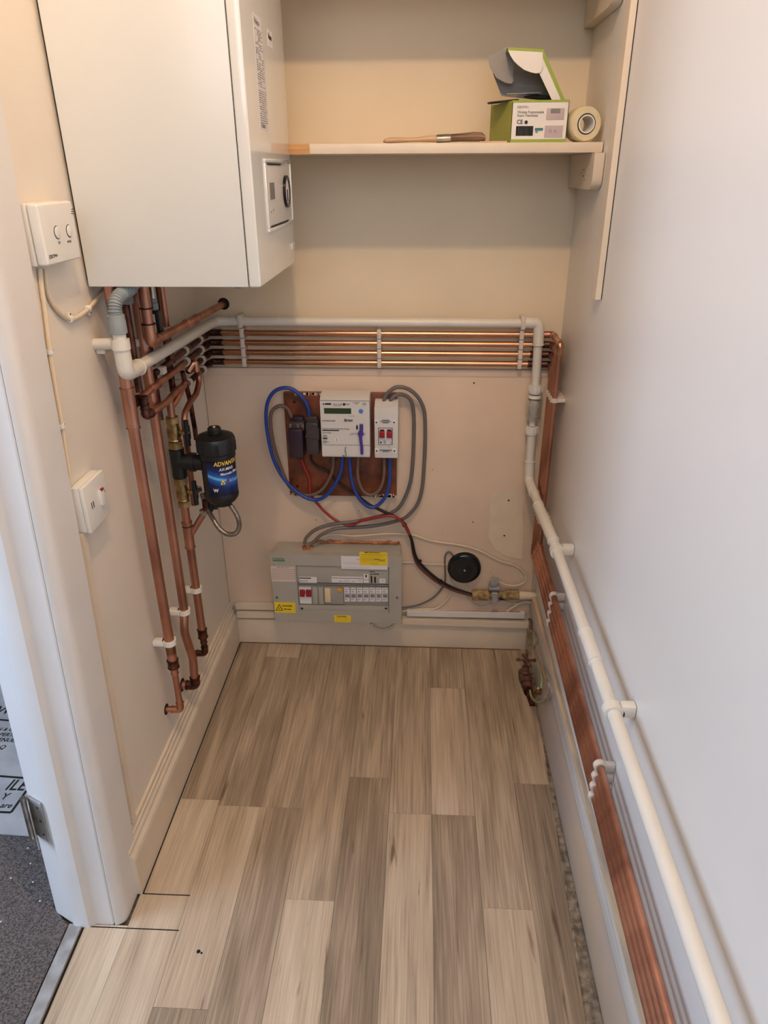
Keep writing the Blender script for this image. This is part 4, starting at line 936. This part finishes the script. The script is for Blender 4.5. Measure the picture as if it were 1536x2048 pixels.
lathe(bm, [(.0036, 0), (.0036, .0004)], B(*q6(760, 278), .0922), -Y_, 12); lathe(bm, [(.0022, 0), (.0022, .0004)], B(*q6(594, 275), .0922), -Y_, 10)
prism(bm, [B(*q6(858, 480), MO), B(*q6(872, 480), MO), B(*q6(872, 455), MO), B(*q6(865, 440), MO), B(*q6(858, 455), MO)], (0, -.0004, 0))
for dx_ in (-8, 8): lathe(bm, [(.0012, 0), (.0012, .0004)], B(*q6(701+dx_*.1, 565+dx_*.8), .0924), -Y_, 8)
obj('lettering', bm, m_ink, mt)
bm = NB(); lathe(bm, [(.0055, 0), (.0055, .0003)], B(*q6(699, 562), .0921), -Y_, 20); obj('mark_disc', bm, m_paper, mt)
bm = NB(); ml(bm, 583, 606, 968, 608); brect(bm, q6, 563, 247, 970, 249, .0915, .0924); obj('seam', bm, m_inkg, mt)
ky = thing('meter_key', 'purple plastic key pushed into the electricity meter', 'key', B(*q6(900, 685), .1))
bm = NB(); pts = [B(*q6(x, y), .098) for x, y in ((900, 440), (900, 480), (893, 520), (895, 560), (903, 620), (905, 680))]; tube(bm, smooth(pts, 4), [.0050]*9+[.0042]*12, 12); obj('shank', bm, m_purple, ky)
bm = NB(); ring(bm, B(*q6(895, 515), .098), (.1, -1, 0), .0034, .0078, .005); obj('grip', bm, m_purple, ky)
bm = NB(); tube(bm, [B(*q6(773, 620), .094), B(*q6(768, 655), .095), B(*q6(778, 680), .095), B(*q6(772, 705), .094)], .0011, 6); lathe(bm, [(.0035, 0), (.003, .001)], B(*q6(755, 695), .0925), -Y_, 10); obj('seal_wire', bm, m_steel, mt)
# service cutout : fuse carrier and neutral block
cf = thing('service_fuse', 'dark purple service fuse carrier on the left of the meter board', 'fuse', B(*q6(365, 715), .05))
mr(300, 480, 435, 718, m_purpd, 'carrier', cf, BO, .085, .006); mr(300, 425, 440, 492, m_dgrey, 'base', cf, BO, .072, .004); mr(335, 382, 432, 428, m_purpd, 'terminal_cover', cf, BO, .058, .004)
for x in (315, 375, 415): mr(x, 437, x+22, 470, m_brn, 'rib', cf, .070, .074, .001)
nb = thing('neutral_block', 'dark grey neutral block beside the service fuse', 'terminal block', B(*q6(500, 690), .05))
mr(442, 425, 562, 690, m_dgrey, 'cover', nb, BO, .078, .008); mr(450, 378, 545, 428, m_dgrey, 'terminal_cover', nb, BO, .058, .004)
bm = NB(); prism(bm, [B(*q6(x, y), .078) for x, y in ((445, 540), (500, 445), (558, 470), (560, 560))], (0, -.004, 0)); obj('facet', bm, m_dgrey, nb)
# isolator
iso = thing('isolator_switch', 'white isolator switch box with red toggle right of meter', 'isolator', B(*q6(1097, 715), .05))
a, b = B(*q6(1003, 300), .078), B(*q6(1198, 715), .078)
bm = NB(); box(bm, (a.x, YB-BO, b.z), (b.x, YB-.078, a.z), .004); obj('enclosure', bm, m_meter, iso); 
bm = NB(); prism(bm, [(a.x+.001, YB-.077, a.z-.002), (a.x+.001, YB-.052, a.z+.010), (a.x+.001, YB-.032, a.z+.010), (a.x+.001, YB-.032, a.z-.002)], (b.x-a.x-.002, 0, 0)); obj('top_slope', bm, m_meter, iso)
mr(1037, 467, 1152, 606, m_ink, 'toggle_frame', iso, .077, .0785); mr(1042, 472, 1147, 602, m_paper, 'toggle_face', iso, .077, .0792)
for x in (1044, 1104): mr(x, 502, x+44, 552, m_redsw, 'toggle', iso, .078, .090, .002)
for x in (1050, 1107): mr(x, 481, x+36, 492, m_ink, 'window', iso, .078, .0797)
mr(1090, 520, 1100, 562, m_paper, 'toggle_bar', iso, .085, .0912, .001)
for (x, y) in ((1021, 420), (1164, 420), (1024, 651), (1167, 651)):
    mr(x-16, y-20, x+16, y+22, m_paper, 'screw_recess', iso, .077, .0787, .0005)
    bm = NB(); lathe(bm, [(.0024, 0), (.002, .0005)], B(*q6(x, y+4), .0789), -Y_, 12); obj('screw', bm, m_ink, iso)
bm = NB()
for (x0, y0, x1, y1) in ((1065, 405, 1125, 408), (1052, 416, 1138, 419), (1072, 426, 1120, 429), (1078, 574, 1096, 577), (1078, 583, 1100, 586), (1080, 592, 1096, 595), (1048, 647, 1146, 651), (1072, 658, 1125, 661)): brect(bm, q6, x0, y0, x1, y1, .0778, .0797)
tx(bm, 'N', 1132, 592, .005, o=.0795, bold=.03); lathe(bm, [(.0026, 0), (.0026, .0004)], B(*q6(1058, 586), .0793), -Y_, 12); tx(bm, 'L', 1062, 624, .004, o=.0788); tx(bm, 'N', 1118, 624, .004, o=.0788)
obj('lettering', bm, m_ink, iso)
# ---- cables around the board
def wcab(pts, r, M, lab, offs=None, cat='cable', nm='power_cable'):
    n_ = len(pts); of = offs or [.045]*n_
    if isinstance(of, (int, float)): of = [of]*n_
    if len(of) != n_: of = list(np.interp(np.linspace(0, 1, n_), np.linspace(0, 1, len(of)), of))
    bm = NB(); tube(bm, smooth([B(*q6(x, y), o) for (x, y), o in zip(pts, of)], 6), r, 12); return one(nm, bm, M, lab, cat)
wcab([(480, 390), (470, 300), (420, 220), (350, 160), (270, 145), (190, 180), (140, 270), (130, 400), (150, 560), (190, 720), (260, 860), (350, 960), (450, 1030), (540, 1050), (620, 1010), (690, 920), (735, 820), (750, 690)], .0051, m_blue, 'blue cable looping left from fuse down to the meter', [.045, .05, .055, .06, .05, .05, .055, .06, .06])
wcab([(340, 385), (300, 310), (240, 290), (180, 330), (165, 420), (190, 600), (240, 760), (310, 930), (400, 1000), (490, 1010), (580, 970), (640, 880), (668, 800), (675, 690)], .0051, m_brn, 'brown cable looping left from fuse down to the meter', [.045, .05, .055, .05, .045, .045, .05, .055])
wcab([(805, 690), (815, 850), (850, 980), (910, 1070), (980, 1110), (1050, 1080), (1110, 990), (1130, 860), (1130, 690)], .0050, m_blue, 'blue cable looping under board from meter to isolator', [.06, .065, .06, .05])
wcab([(875, 690), (872, 860), (910, 970), (980, 1010), (1050, 960), (1082, 860), (1085, 690)], .0050, m_brn, 'brown cable looping from meter to the isolator', [.055, .058, .05])
wcab([(1080, 285), (1085, 240), (1110, 190), (1180, 140), (1270, 150), (1350, 210), (1400, 300), (1415, 400), (1415, 600), (1405, 800), (1390, 960), (1350, 1090), (1260, 1190), (1150, 1230), (1000, 1260), (850, 1272), (700, 1282), (580, 1330), (520, 1385), (480, 1410)], .0052, m_gry, 'outer grey cable looping from isolator top to consumer unit', [.05, .05, .045, .035, .03, .03, .03, .035, .055, .06])
wcab([(1130, 280), (1140, 240), (1165, 212), (1220, 195), (1290, 230), (1320, 320), (1325, 500), (1315, 750), (1290, 930), (1220, 1090), (1130, 1160), (1000, 1195), (850, 1225), (680, 1245), (540, 1285), (460, 1350), (440, 1405)], .0052, m_gry, 'inner grey cable looping from isolator top to consumer unit', [.05, .05, .04, .03, .03, .03, .04, .055, .06])
wcab([(415, 715), (440, 790), (480, 880), (488, 1000), (540, 1075), (620, 1160), (720, 1230), (820, 1255), (900, 1220), (1040, 1190), (1150, 1180), (1225, 1225), (1290, 1330)], .0040, m_red, 'red cable dropping from the fuse across the grey cables', [.04, .035, .037, .037, .045, .055, .06, .05])
# black service cables join and drop to the incoming duct
bp_ = [q6(490, 680), q6(500, 740), q6(560, 790), q6(640, 830), q6(700, 900), q6(780, 960), q6(860, 1010), q6(950, 1080), q6(1050, 1130), q6(1180, 1190), q6(1250, 1250), q6(1305, 1370), (831, 1112), (844, 1131), (863, 1149), (882, 1163), (911, 1178), (948, 1190)]
bm = NB(); of = list(np.interp(np.linspace(0, 1, len(bp_)), [0, .15, .5, .6, .8, 1], [.04, .036, .04, .045, .022, .024]))
tube(bm, smooth([B(x, y, o) for (x, y), o in zip(bp_, of)], 6), [.003]*36+[.0045]*(len(bp_)*6-6+1-36), 12); one('power_cable', bm, m_blk, 'black cable from the neutral block down to cloth-wrapped duct', 'cable')
rp_ = [(822, 1076), (828, 1112), (838, 1133), (858, 1152), (880, 1168), (910, 1182), (948, 1193)]
bm = NB(); tube(bm, smooth([B(x, y, .028) for x, y in rp_], 6), .0036, 10); one('power_cable', bm, mat('dull_red_sheath', (104, 52, 46), .5), 'red cable lying against the thick black cable by black bell', 'cable')
bm = NB()
for (x, y, d) in ((839, 1123, (1, 0, -1.2)), (809, 1050, (1, 0, -1)), (881, 1163, (1, 0, -.6))): ring(bm, B(x, y, .026 if y > 1100 else .042), d, .004, .0072, .005)
one('cable_tape', bm, m_blk, 'black tape bands round the joined black and red cables', 'tape')
# incoming duct: cloth wrap, earth clamp, painted end
du = thing('service_duct', 'incoming service cable wrapped in olive cloth with painted white end', 'duct', B(1005, 1200, .03))
def zz(px, py, o=.03): return B(px, py, o)
bm = NB(); tube(bm, [zz(944, 1190), zz(946, 1190), zz(975, 1190), zz(977, 1190)], [.0155, .0175, .0175, .016], 18); tube(bm, [zz(975, 1190), zz(1000, 1190), zz(1014, 1191)], [.012, .013, .015], 16); tube(bm, [zz(1012, 1190), zz(1018, 1190), zz(1038, 1190)], [.0145, .0158, .0145], 18); obj('cloth_wrap', bm, m_olive, du)
bm = NB(); tube(bm, [zz(998, 1192), zz(1014, 1192)], .0135, 14); obj('lead_sheath', bm, m_purpd, du)
bm = NB(); tube(bm, [zz(1036, 1190), zz(1050, 1191), zz(1074, 1192, .03)], [.0145, .013, .0105], 16); obj('painted_end', bm, m_skirt, du)
ec = thing('earth_clamp', 'steel earth clamp strapped round the cloth-wrapped service duct', 'clamp', B(988, 1198, .03))
bm = NB(); c = zz(988, 1190); ring(bm, c, X_, .0160, .0190, .016); box(bm, c+Vector((-.009, -.024, -.017)), c+Vector((.009, -.018, .016)), .0015); obj('strap', bm, m_alu, ec)
bm = NB(); a = B(977, 1171, .03); box(bm, (a.x, YB-.050, a.z-.004), (a.x+.032, YB-.020, a.z+.006), .001); tube(bm, [(a.x+.004, YB-.05, a.z-.004), (a.x+.004, YB-.05, a.z+.022)], .002, 8); obj('bracket', bm, m_alu, ec)
bm = NB(); a = B(983, 1152, .035); box(bm, (a.x, YB-.046, a.z-.028), (a.x+.026, YB-.043, a.z), .001); box(bm, (a.x+.002, YB-.050, a.z-.026), (a.x+.020, YB-.046, a.z-.008), .001); bmesh.ops.rotate(bm, cent=a, matrix=Matrix.Rotation(.2, 3, 'Y'), verts=bm.verts); obj('tag', bm, m_alu, ec)
# thin cables
def c8(pts, r, M, lab, o=.018, raw=False):
    pp = pts if raw else [q8(x, y) for x, y in pts]
    oo = o if isinstance(o, list) else [o]
    of = list(np.interp(np.linspace(0, 1, len(pp)), np.linspace(0, 1, len(oo)), oo)); bm = NB(); tube(bm, smooth([B(x, y, k_) for (x, y), k_ in zip(pp, of)], 6), r, 10); return one('cable', bm, M, lab, 'cable')
c8([(633, 1077), (666, 1069), (710, 1072), (766, 1068), (800, 1068), (830, 1071), (864, 1082), (924, 1091), (958, 1101), (998, 1121), (1030, 1131), (1050, 1148), (1050, 1163), (1033, 1171), (1013, 1170), (996, 1163)], .0028, m_cable, 'cream earth cable arching over the black bell to clamp', [.03, .02, .018, .018, .03], True)
c8([(15, 1035), (150, 1010), (270, 950), (350, 860), (366, 800), (362, 650), (372, 600), (400, 582), (432, 615), (455, 660)], .0028, m_gry, 'grey cable from consumer unit rising to the black bell', [.02, .018, .018, .025])
c8([(15, 1062), (140, 1045), (280, 1040), (360, 990), (410, 920), (425, 860), (400, 800), (385, 700)], .0028, m_cable, 'cream cable from consumer unit to left side of bell')
c8([(15, 665), (120, 668), (240, 680), (370, 682)], .0022, m_paperp, 'thin pinkish cable running straight from consumer unit toward bell')
c8([(575, 800), (545, 850), (528, 905), (545, 960), (600, 1005), (665, 1028), (740, 1005), (820, 978), (930, 1000), (1040, 985)], .0026, m_cable, 'cream cable curling from bell bottom beneath the duct', [.02, .016, .016, .02])
c8([(865, 1062), (910, 1030), (970, 995), (1030, 985), (1075, 1000), (1090, 1040)], .0042, m_cable, 'short thick cream cable arching over end of trunking', [.018, .02, .025, .02])
# bell
be = thing('door_bell', 'round black bell on the lower back wall right of consumer unit', 'bell', B(928.6, 1165, .02))
c = B(928.6, 1135.6, .03); c.y = YB-.0125
bm = NB(); lathe(bm, [(.046, 0), (.048, .002), (.048, .008), (.044, .010)], c, -Y_, 48); obj('base', bm, m_paperp, be)
bm = NB(); lathe(bm, [(.0505, .010), (.0508, .020), (.0490, .026), (.045, .029), (.036, .0305), (.034, .0300), (.015, .0325), (.002, .033)], c, -Y_, 56); obj('gong', bm, m_blackg, be)
bm = NB(); lathe(bm, [(.0032, .0325), (.003, .036), (.002, .037)], c, -Y_, 16); obj('centre_screw', bm, m_alu, be)
# ================================================================ CONSUMER UNIT
q7 = K(500, 1050, 4.518)
cu = thing('consumer_unit', 'grey consumer unit with red main switch mounted above the skirting', 'consumer unit', B(670, 1247, .06))
CO = .10
a, b = B(*q7(178, 265), CO), B(*q7(1368, 890), CO)
bm = NB(); box(bm, (a.x+.010, YB-.0125, b.z+.006), (b.x-.004, YB-.082, a.z-.003), .003); obj('enclosure', bm, m_cu, cu)
wa, wb = B(*q7(415, 365), CO), B(*q7(1257, 800), CO)
# cover: a frame around the sunken window
bm = NB()
for (p0, p1) in (((a.x, a.z), (b.x, wa.z)), ((a.x, wb.z), (b.x, b.z)), ((a.x, wa.z), (wa.x, wb.z)), ((wb.x, wa.z), (b.x, wb.z))): box(bm, (p0[0], YB-.081, p0[1]), (p1[0], YB-CO, p1[1]))
bmesh.ops.remove_doubles(bm, verts=bm.verts, dist=1e-5); obj('cover', bm, m_cu, cu)
def cr_(x0, y0, x1, y1, M, nm, o0, o1, par=None, bev=0.): return mr(x0, y0, x1, y1, M, nm, par or cu, o0, o1, bev, q7)
cr_(420, 368, 1252, 535, m_cu, 'flap', .082, .0945, bev=.001)
cr_(420, 540, 1252, 720, m_cud, 'module_tray', .078, .086); cr_(420, 724, 1252, 798, m_cu, 'lower_strip', .082, .094, bev=.001)
cr_(418, 535, 1254, 541, m_inkg, 'flap_gap', .08, .0925)
ms = cr_(442, 568, 558, 712, m_paper, 'main_switch', .085, .092)
for x in (446, 502): cr_(x, 598, x+52, 652, m_redsw, 'toggle', .091, .1005, ms, .002)
for x in (452, 507): cr_(x, 583, x+38, 594, m_redsw, 'window', .091, .0926, ms)
cr_(494, 628, 502, 655, m_paper, 'toggle_bar', .098, .1015, ms, .001)
for (x0, x1) in ((562, 615), (617, 668)): cr_(x0, 565, x1, 716, m_cu, 'blank', .085, .092, bev=.0006)
rcd = cr_(670, 572, 845, 716, m_cud, 'rcd', .085, .092, bev=.0006); cr_(672, 575, 730, 700, m_beige, 'toggle', .091, .099, rcd, .002); cr_(790, 573, 830, 606, m_orange, 'test_button', .091, .0965, rcd, .001)
for i in range(7):
    x0 = 848+i*57.2; br = cr_(x0+1, 572, x0+55, 694, m_paper, 'breaker', .085, .0925, bev=.0006)
    cr_(x0+10, 636, x0+48, 656, m_inkg, 'toggle', .092, .097, br, .001); cr_(x0+8, 622, x0+50, 626, m_ink, 'toggle_slot', .092, .0931, br)
    bm = NB(); brect(bm, q7, x0+9, 581, x0+46, 585, .092, .0929); tx(bm, 'MCB', x0+11, 606, .0038, q7, .0928, bold=.02); brect(bm, q7, x0+10, 672, x0+30, 675, .092, .0929); obj('lettering', bm, m_ink, br)
for x in (457, 1217): cr_(x, 748, x+24, 762, m_ink, 'slot', .093, .0945)
# labels on the unit
def sticker(x0, y0, x1, y1, M, o=CO, nm='sticker'): return cr_(x0, y0, x1, y1, M, nm, o-.0005, o+.0006)
bm = NB(); tx(bm, 'Crabtree', 202, 310, .0085, q7, CO+.0002, bold=.015, sx=1.12); brect(bm, q7, 205, 317, 315, 329, CO-.0002, CO+.0004); obj('maker_lettering', bm, m_greens, cu)
st = sticker(184, 373, 412, 514, m_paperp); bm = NB(); tx(bm, 'IMPORTANT', 240, 388, .0055, q7, CO+.0007, sx=1.25)
for k in range(6): brect(bm, q7, 195, 400+k*17, 405, 402+k*17, CO, CO+.0009)
obj('lettering', bm, m_inkg, st)
st = sticker(218, 697, 414, 796, m_yel); bm = NB(); tx(bm, 'DANGER', 292, 737, .0080, q7, CO+.0008, bold=.02, sx=.95); tx(bm, '230 Volts', 305, 765, .0060, q7, CO+.0008, bold=.03)
A_, B_, C_ = B(*q7(232, 772), CO+.0008), B(*q7(298, 772), CO+.0008), B(*q7(264, 714), CO+.0008); prism(bm, [A_, B_, C_], (0, -.0003, 0)); obj('lettering', bm, m_ink, st)
bm = NB(); cc = (A_+B_+C_)/3; prism(bm, [cc+(v-cc)*.72+Vector((0, -.0004, 0)) for v in (A_, B_, C_)], (0, -.0002, 0)); obj('triangle_face', bm, m_yel, st)
bm = NB(); o = cc+Vector((0, -.0007, 0)); prism(bm, [o+Vector((x, 0, z)) for x, z in ((.001, .0055), (-.0022, -.0002), (-.0002, -.0002), (-.001, -.0042), (.0022, .0012), (.0003, .0012))], (0, -.0003, 0)); obj('lightning_mark', bm, m_ink, st)
st = sticker(822, 280, 1243, 405, m_paper); bm = NB()
for (x0, y0, x1) in ((838, 336, 985), (838, 349, 985), (838, 384, 1075)): brect(bm, q7, x0, y0, x1, y0+4, CO, CO+.0009)
tx(bm, 'DO', 966, 315, .0055, q7, CO+.0008); obj('lettering', bm, m_inkg, st)
st = sticker(988, 243, 1240, 368, m_yel, CO+.0008); bm = NB(); tx(bm, 'IMPORTANT', 1032, 254, .0062, q7, CO+.0016, sx=1.35, bold=.01)
for k in range(6): brect(bm, q7, 1000, 268+k*13, 1225-(k % 3)*25, 271+k*13, CO, CO+.0017)
for (x, y) in ((1120, 315), (1165, 330)): tx(bm, '14.04.23' if y < 320 else '14.07.23', x-10, y, .0045, q7, CO+.0018, bold=.03) if False else brect(bm, q7, x, y-8, x+55, y-2, CO, CO+.0018)
brect(bm, q7, 1085, 348, 1160, 351, CO, CO+.0017); obj('lettering', bm, m_ink, st)
st = sticker(760, 815, 912, 882, m_yel); bm = NB(); tx(bm, 'CAUTION', 785, 831, .0060, q7, CO+.0008, sx=1.1, bold=.02)
for k in range(2): brect(bm, q7, 775+k*0, 842+k*20, 900, 845+k*20, CO, CO+.0009)
tx(bm, '▲', 768, 831, .005, q7, CO+.0008) if False else None
obj('lettering', bm, m_ink, st)
st = cr_(444, 468, 605, 524, m_paper, 'circuit_label', .094, .0951); bm = NB(); brect(bm, q7, 444, 475, 552, 486, .095, .0954); tx(bm, 'MAIN SWITCH', 448, 507, .0038, q7, .0953, bold=.01); obj('lettering', bm, m_ink, st)
st = cr_(736, 463, 1020, 525, m_paper, 'circuit_label', .094, .0951); bm = NB(); brect(bm, q7, 738, 476, 1018, 486, .095, .0954); tx(bm, 'RCD', 805, 512, .0045, q7, .0953)
for (x0, y0, x1, y1) in ((845, 498, 893, 500), (845, 512, 893, 514), (893, 498, 895, 514), (920, 508, 950, 511), (980, 497, 1002, 499), (980, 497, 982, 520), (1000, 497, 1002, 520)): brect(bm, q7, x0, y0, x1, y1, .095, .0954)
obj('lettering', bm, m_ink, st)
st = cr_(1026, 443, 1072, 523, m_paper, 'circuit_label', .094, .0953); bm = NB(); brect(bm, q7, 1043, 450, 1056, 474, .095, .0956); brect(bm, q7, 1028, 494, 1070, 497, .095, .0956); obj('lettering', bm, m_ink, st)
st = cr_(1170, 484, 1224, 526, m_paper, 'circuit_label', .094, .0952); bm = NB(); ring(bm, B(*q7(1197, 503), .0952), Y_, .0018, .0024, .0005); obj('lettering', bm, m_ink, st)
bm = NB()
for (x0, y0, x1, y1) in ((1090, 462, 1105, 524), (1122, 468, 1138, 524), (1090, 440, 1104, 450), (1078, 420, 1130, 426), (1112, 440, 1166, 448)): brect(bm, q7, x0, y0, x1, y1, .0942, .0950)
tag(obj('pen_marks', bm, m_ink, cu), 'black marker writing')
for (x, y) in ((243, 652), (1328, 655)):
    bm = NB(); lathe(bm, [(.0042, 0), (.0042, .0012), (.003, .0016)], B(*q7(x, y), CO), -Y_, 18); sc_ = obj('screw', bm, m_steel, cu)
    bm = NB(); c = B(*q7(x, y), CO+.0017); box(bm, c-Vector((.003, .0001, .0005)), c+Vector((.003, .0004, .0005))); obj('screw_slot', bm, m_ink, sc_)
# cable entry filler and expanding bead on the top
bm = NB(); c = B(*q7(520, 180), .055); a_ = b.z
topz = a.z-.003
for k in range(9): bmesh.ops.create_icosphere(bm, subdivisions=2, radius=rf.uniform(.004, .008), matrix=Matrix.Translation((c.x+rf.uniform(-.012, .012), YB-.055+rf.uniform(-.008, .008), topz+.001)))
obj('cable_entry_seal', bm, m_mud, cu)
bm = NB(); pts = [Vector((x, YB-.018, topz+.003+rf.uniform(0, .005))) for x in np.linspace(c.x+.02, b.x-.01, 26)]; tube(bm, smooth(pts, 2), [rf.uniform(.003, .006) for _ in range(51)], 8); one('cable_bundle', bm, m_mud, 'orange brown wires bunched along the top of consumer unit', 'wires')
# conduit loop peeping out below the unit
bm = NB(); pts = [B(x, y, .022) for x, y in ((742, 1246), (748, 1254), (758, 1259), (770, 1259), (782, 1255), (790, 1246))]; tube(bm, smooth(pts, 5), .0045, 10); one('cable', bm, m_cable, 'cream cable loop sagging just below the consumer unit', 'cable')
# trunking pieces
def trunk(p0, p1, hgt, o, lab, M=m_skirt, o0=.0125):
    A, D = B(*p0, o), B(*p1, o); bm = NB(); prism(bm, [A, D, D+Vector((0, 0, -hgt)), A+Vector((0, 0, -hgt))], (0, o-o0, 0)); bmesh.ops.bevel(bm, geom=bm.edges[:], offset=.0015, segments=2, affect='EDGES'); return one('trunking', bm, M, lab, 'trunking')
trunk((814, 1222), (1050, 1227), .021, .028, 'upper cream trunking right of the consumer unit', m_white); trunk((803, 1238), (1058, 1246), .022, .032, 'lower cream trunking right of consumer unit on the skirting')
trunk((470, 1206), (547, 1207), .026, .020, 'upper cream trunking left of the consumer unit'); trunk((472, 1224), (549, 1225), .024, .024, 'lower cream trunking left of consumer unit on the skirting')
bm = NB(); A, D = B(815, 1221, .02), B(1040, 1224, .02); tube(bm, [A, (A+D)/2+Vector((0, 0, .001)), D], .0022, 8); one('cable', bm, m_red if False else mat('pink_cable', (176, 108, 96), .5), 'thin pink cable lying on top of the upper trunking', 'cable')
# cables running over the right corner down to the stopcock
k10 = K(1010, 1230, 10.24)
def gcab(pts, r, M, lab):
    bm = NB(); tube(bm, smooth([P(*k10(x, y), 0, xx) for x, y, xx in pts], 6), r, 10); return one('cable', bm, M, lab, 'cable')
gcab([(480, 290, .352), (560, 350, .352), (630, 450, .353), (640, 560, .353), (600, 680, .352), (640, 820, .350), (700, 1000, .349), (770, 1130, .345), (830, 1280, .343), (900, 1400, .341), (905, 1520, .341), (870, 1640, .341), (820, 1760, .343)], .0032, m_cabd, 'cream cable curving from the trunking down past the stopcock')
m_gy = mat('green_yellow_cable', (146, 148, 104), .5)
gcab([(500, 300, .358), (540, 450, .358), (560, 600, .355), (610, 780, .352), (690, 980, .348), (745, 1180, .344), (760, 1350, .341), (745, 1500, .338)], .0032, m_gy, 'green earth cable dropping beside stopcock to the brass clip')
gcab([(515, 1540, .334), (530, 1640, .334), (580, 1730, .336), (680, 1785, .337), (770, 1760, .338), (840, 1680, .340)], .0034, m_gy, 'green cable end curled under the stopcock at floor')
bm = NB(); tube(bm, [P(1058, 1258, 1, 1.858), P(1060, 1285, 1, 1.858), P(1061, 1318, 1, 1.83)], .008, 12); one('painted_pipe', bm, m_cabd, 'short cream painted pipe rising behind stopcock in the corner', 'pipe')
gcab([(400, 60, .36), (470, 60, .362), (530, 120, .362), (540, 220, .360), (520, 300, .358)], .0032, m_brn, 'brown cable end showing between trunking and right skirting')
# stopcock
sk = thing('stopcock', 'old tarnished brass stopcock with cross handle in right back corner', 'stopcock', (.335, 1.70, -.01))
s0 = P(1052, 1320, 0, .334)
axk = Vector((.04, -.12, -1)).normalized(); hx = Vector((1, .1, -.10)).normalized(); hy_ = Vector((-.2, 1, 0)).normalized()
bm = NB(); lathe(bm, [(.005, -.004), (.0085, 0), (.0085, .006), (.0055, .012)], s0, axk, 14)
for d_, ln_ in ((hx, .026), (-hx, .026), (hy_, .024), (-hy_, .022)):
    e_ = s0+d_*ln_; tube(bm, [s0, s0+(e_-s0)*.55, e_], [.0048, .0030, .0034], 10); bmesh.ops.create_icosphere(bm, subdivisions=2, radius=.0058, matrix=Matrix.Translation(e_))
obj('cross_handle', bm, m_rust, sk)
bm = NB(); lathe(bm, [(.0045, .008), (.0045, .020), (.010, .021), (.0115, .026), (.0115, .034), (.0095, .036), (.0125, .040), (.0125, .048), (.019, .052), (.020, .060), (.016, .063)], s0, axk, 16); obj('gland', bm, m_rust, sk)
bz = s0+axk*.072+Vector((.004, 0, 0)); bm = NB(); tube(bm, [bz+Vector((0, .045, .0)), bz+Vector((0, .02, .0)), bz+Vector((0, -.02, -.002)), bz+Vector((0, -.034, -.002))], [.010, .0145, .0145, .011], 18); bmesh.ops.create_icosphere(bm, subdivisions=3, radius=.0165, matrix=Matrix.Translation(bz)); obj('body', bm, m_rust, sk)
bm = NB(); tube(bm, [bz+Vector((0, -.03, -.002)), bz+Vector((.001, -.075, -.002)), bz+Vector((.003, -.11, -.006))], .0095, 14); ring(bm, bz+Vector((0, -.045, -.002)), Y_, .009, .0135, .012); obj('tail_pipe', bm, m_copd, sk)
c = P(1075, 1382, 0, .339); ecl = thing('earth_clip', 'small brass earth clip with round screw below the stopcock', 'clip', c)
bm = NB(); ring(bm, c, (.1, 1, .3), .0095, .0125, .010); box(bm, c+Vector((-.006, -.014, -.002)), c+Vector((.008, -.010, .004)), .001); obj('band', bm, m_brass, ecl)
bm = NB(); lathe(bm, [(.0045, 0), (.0045, .003), (.003, .0045)], c+Vector((0, -.004, .012)), (0, -.6, .8), 14); obj('screw', bm, m_steel, ecl)
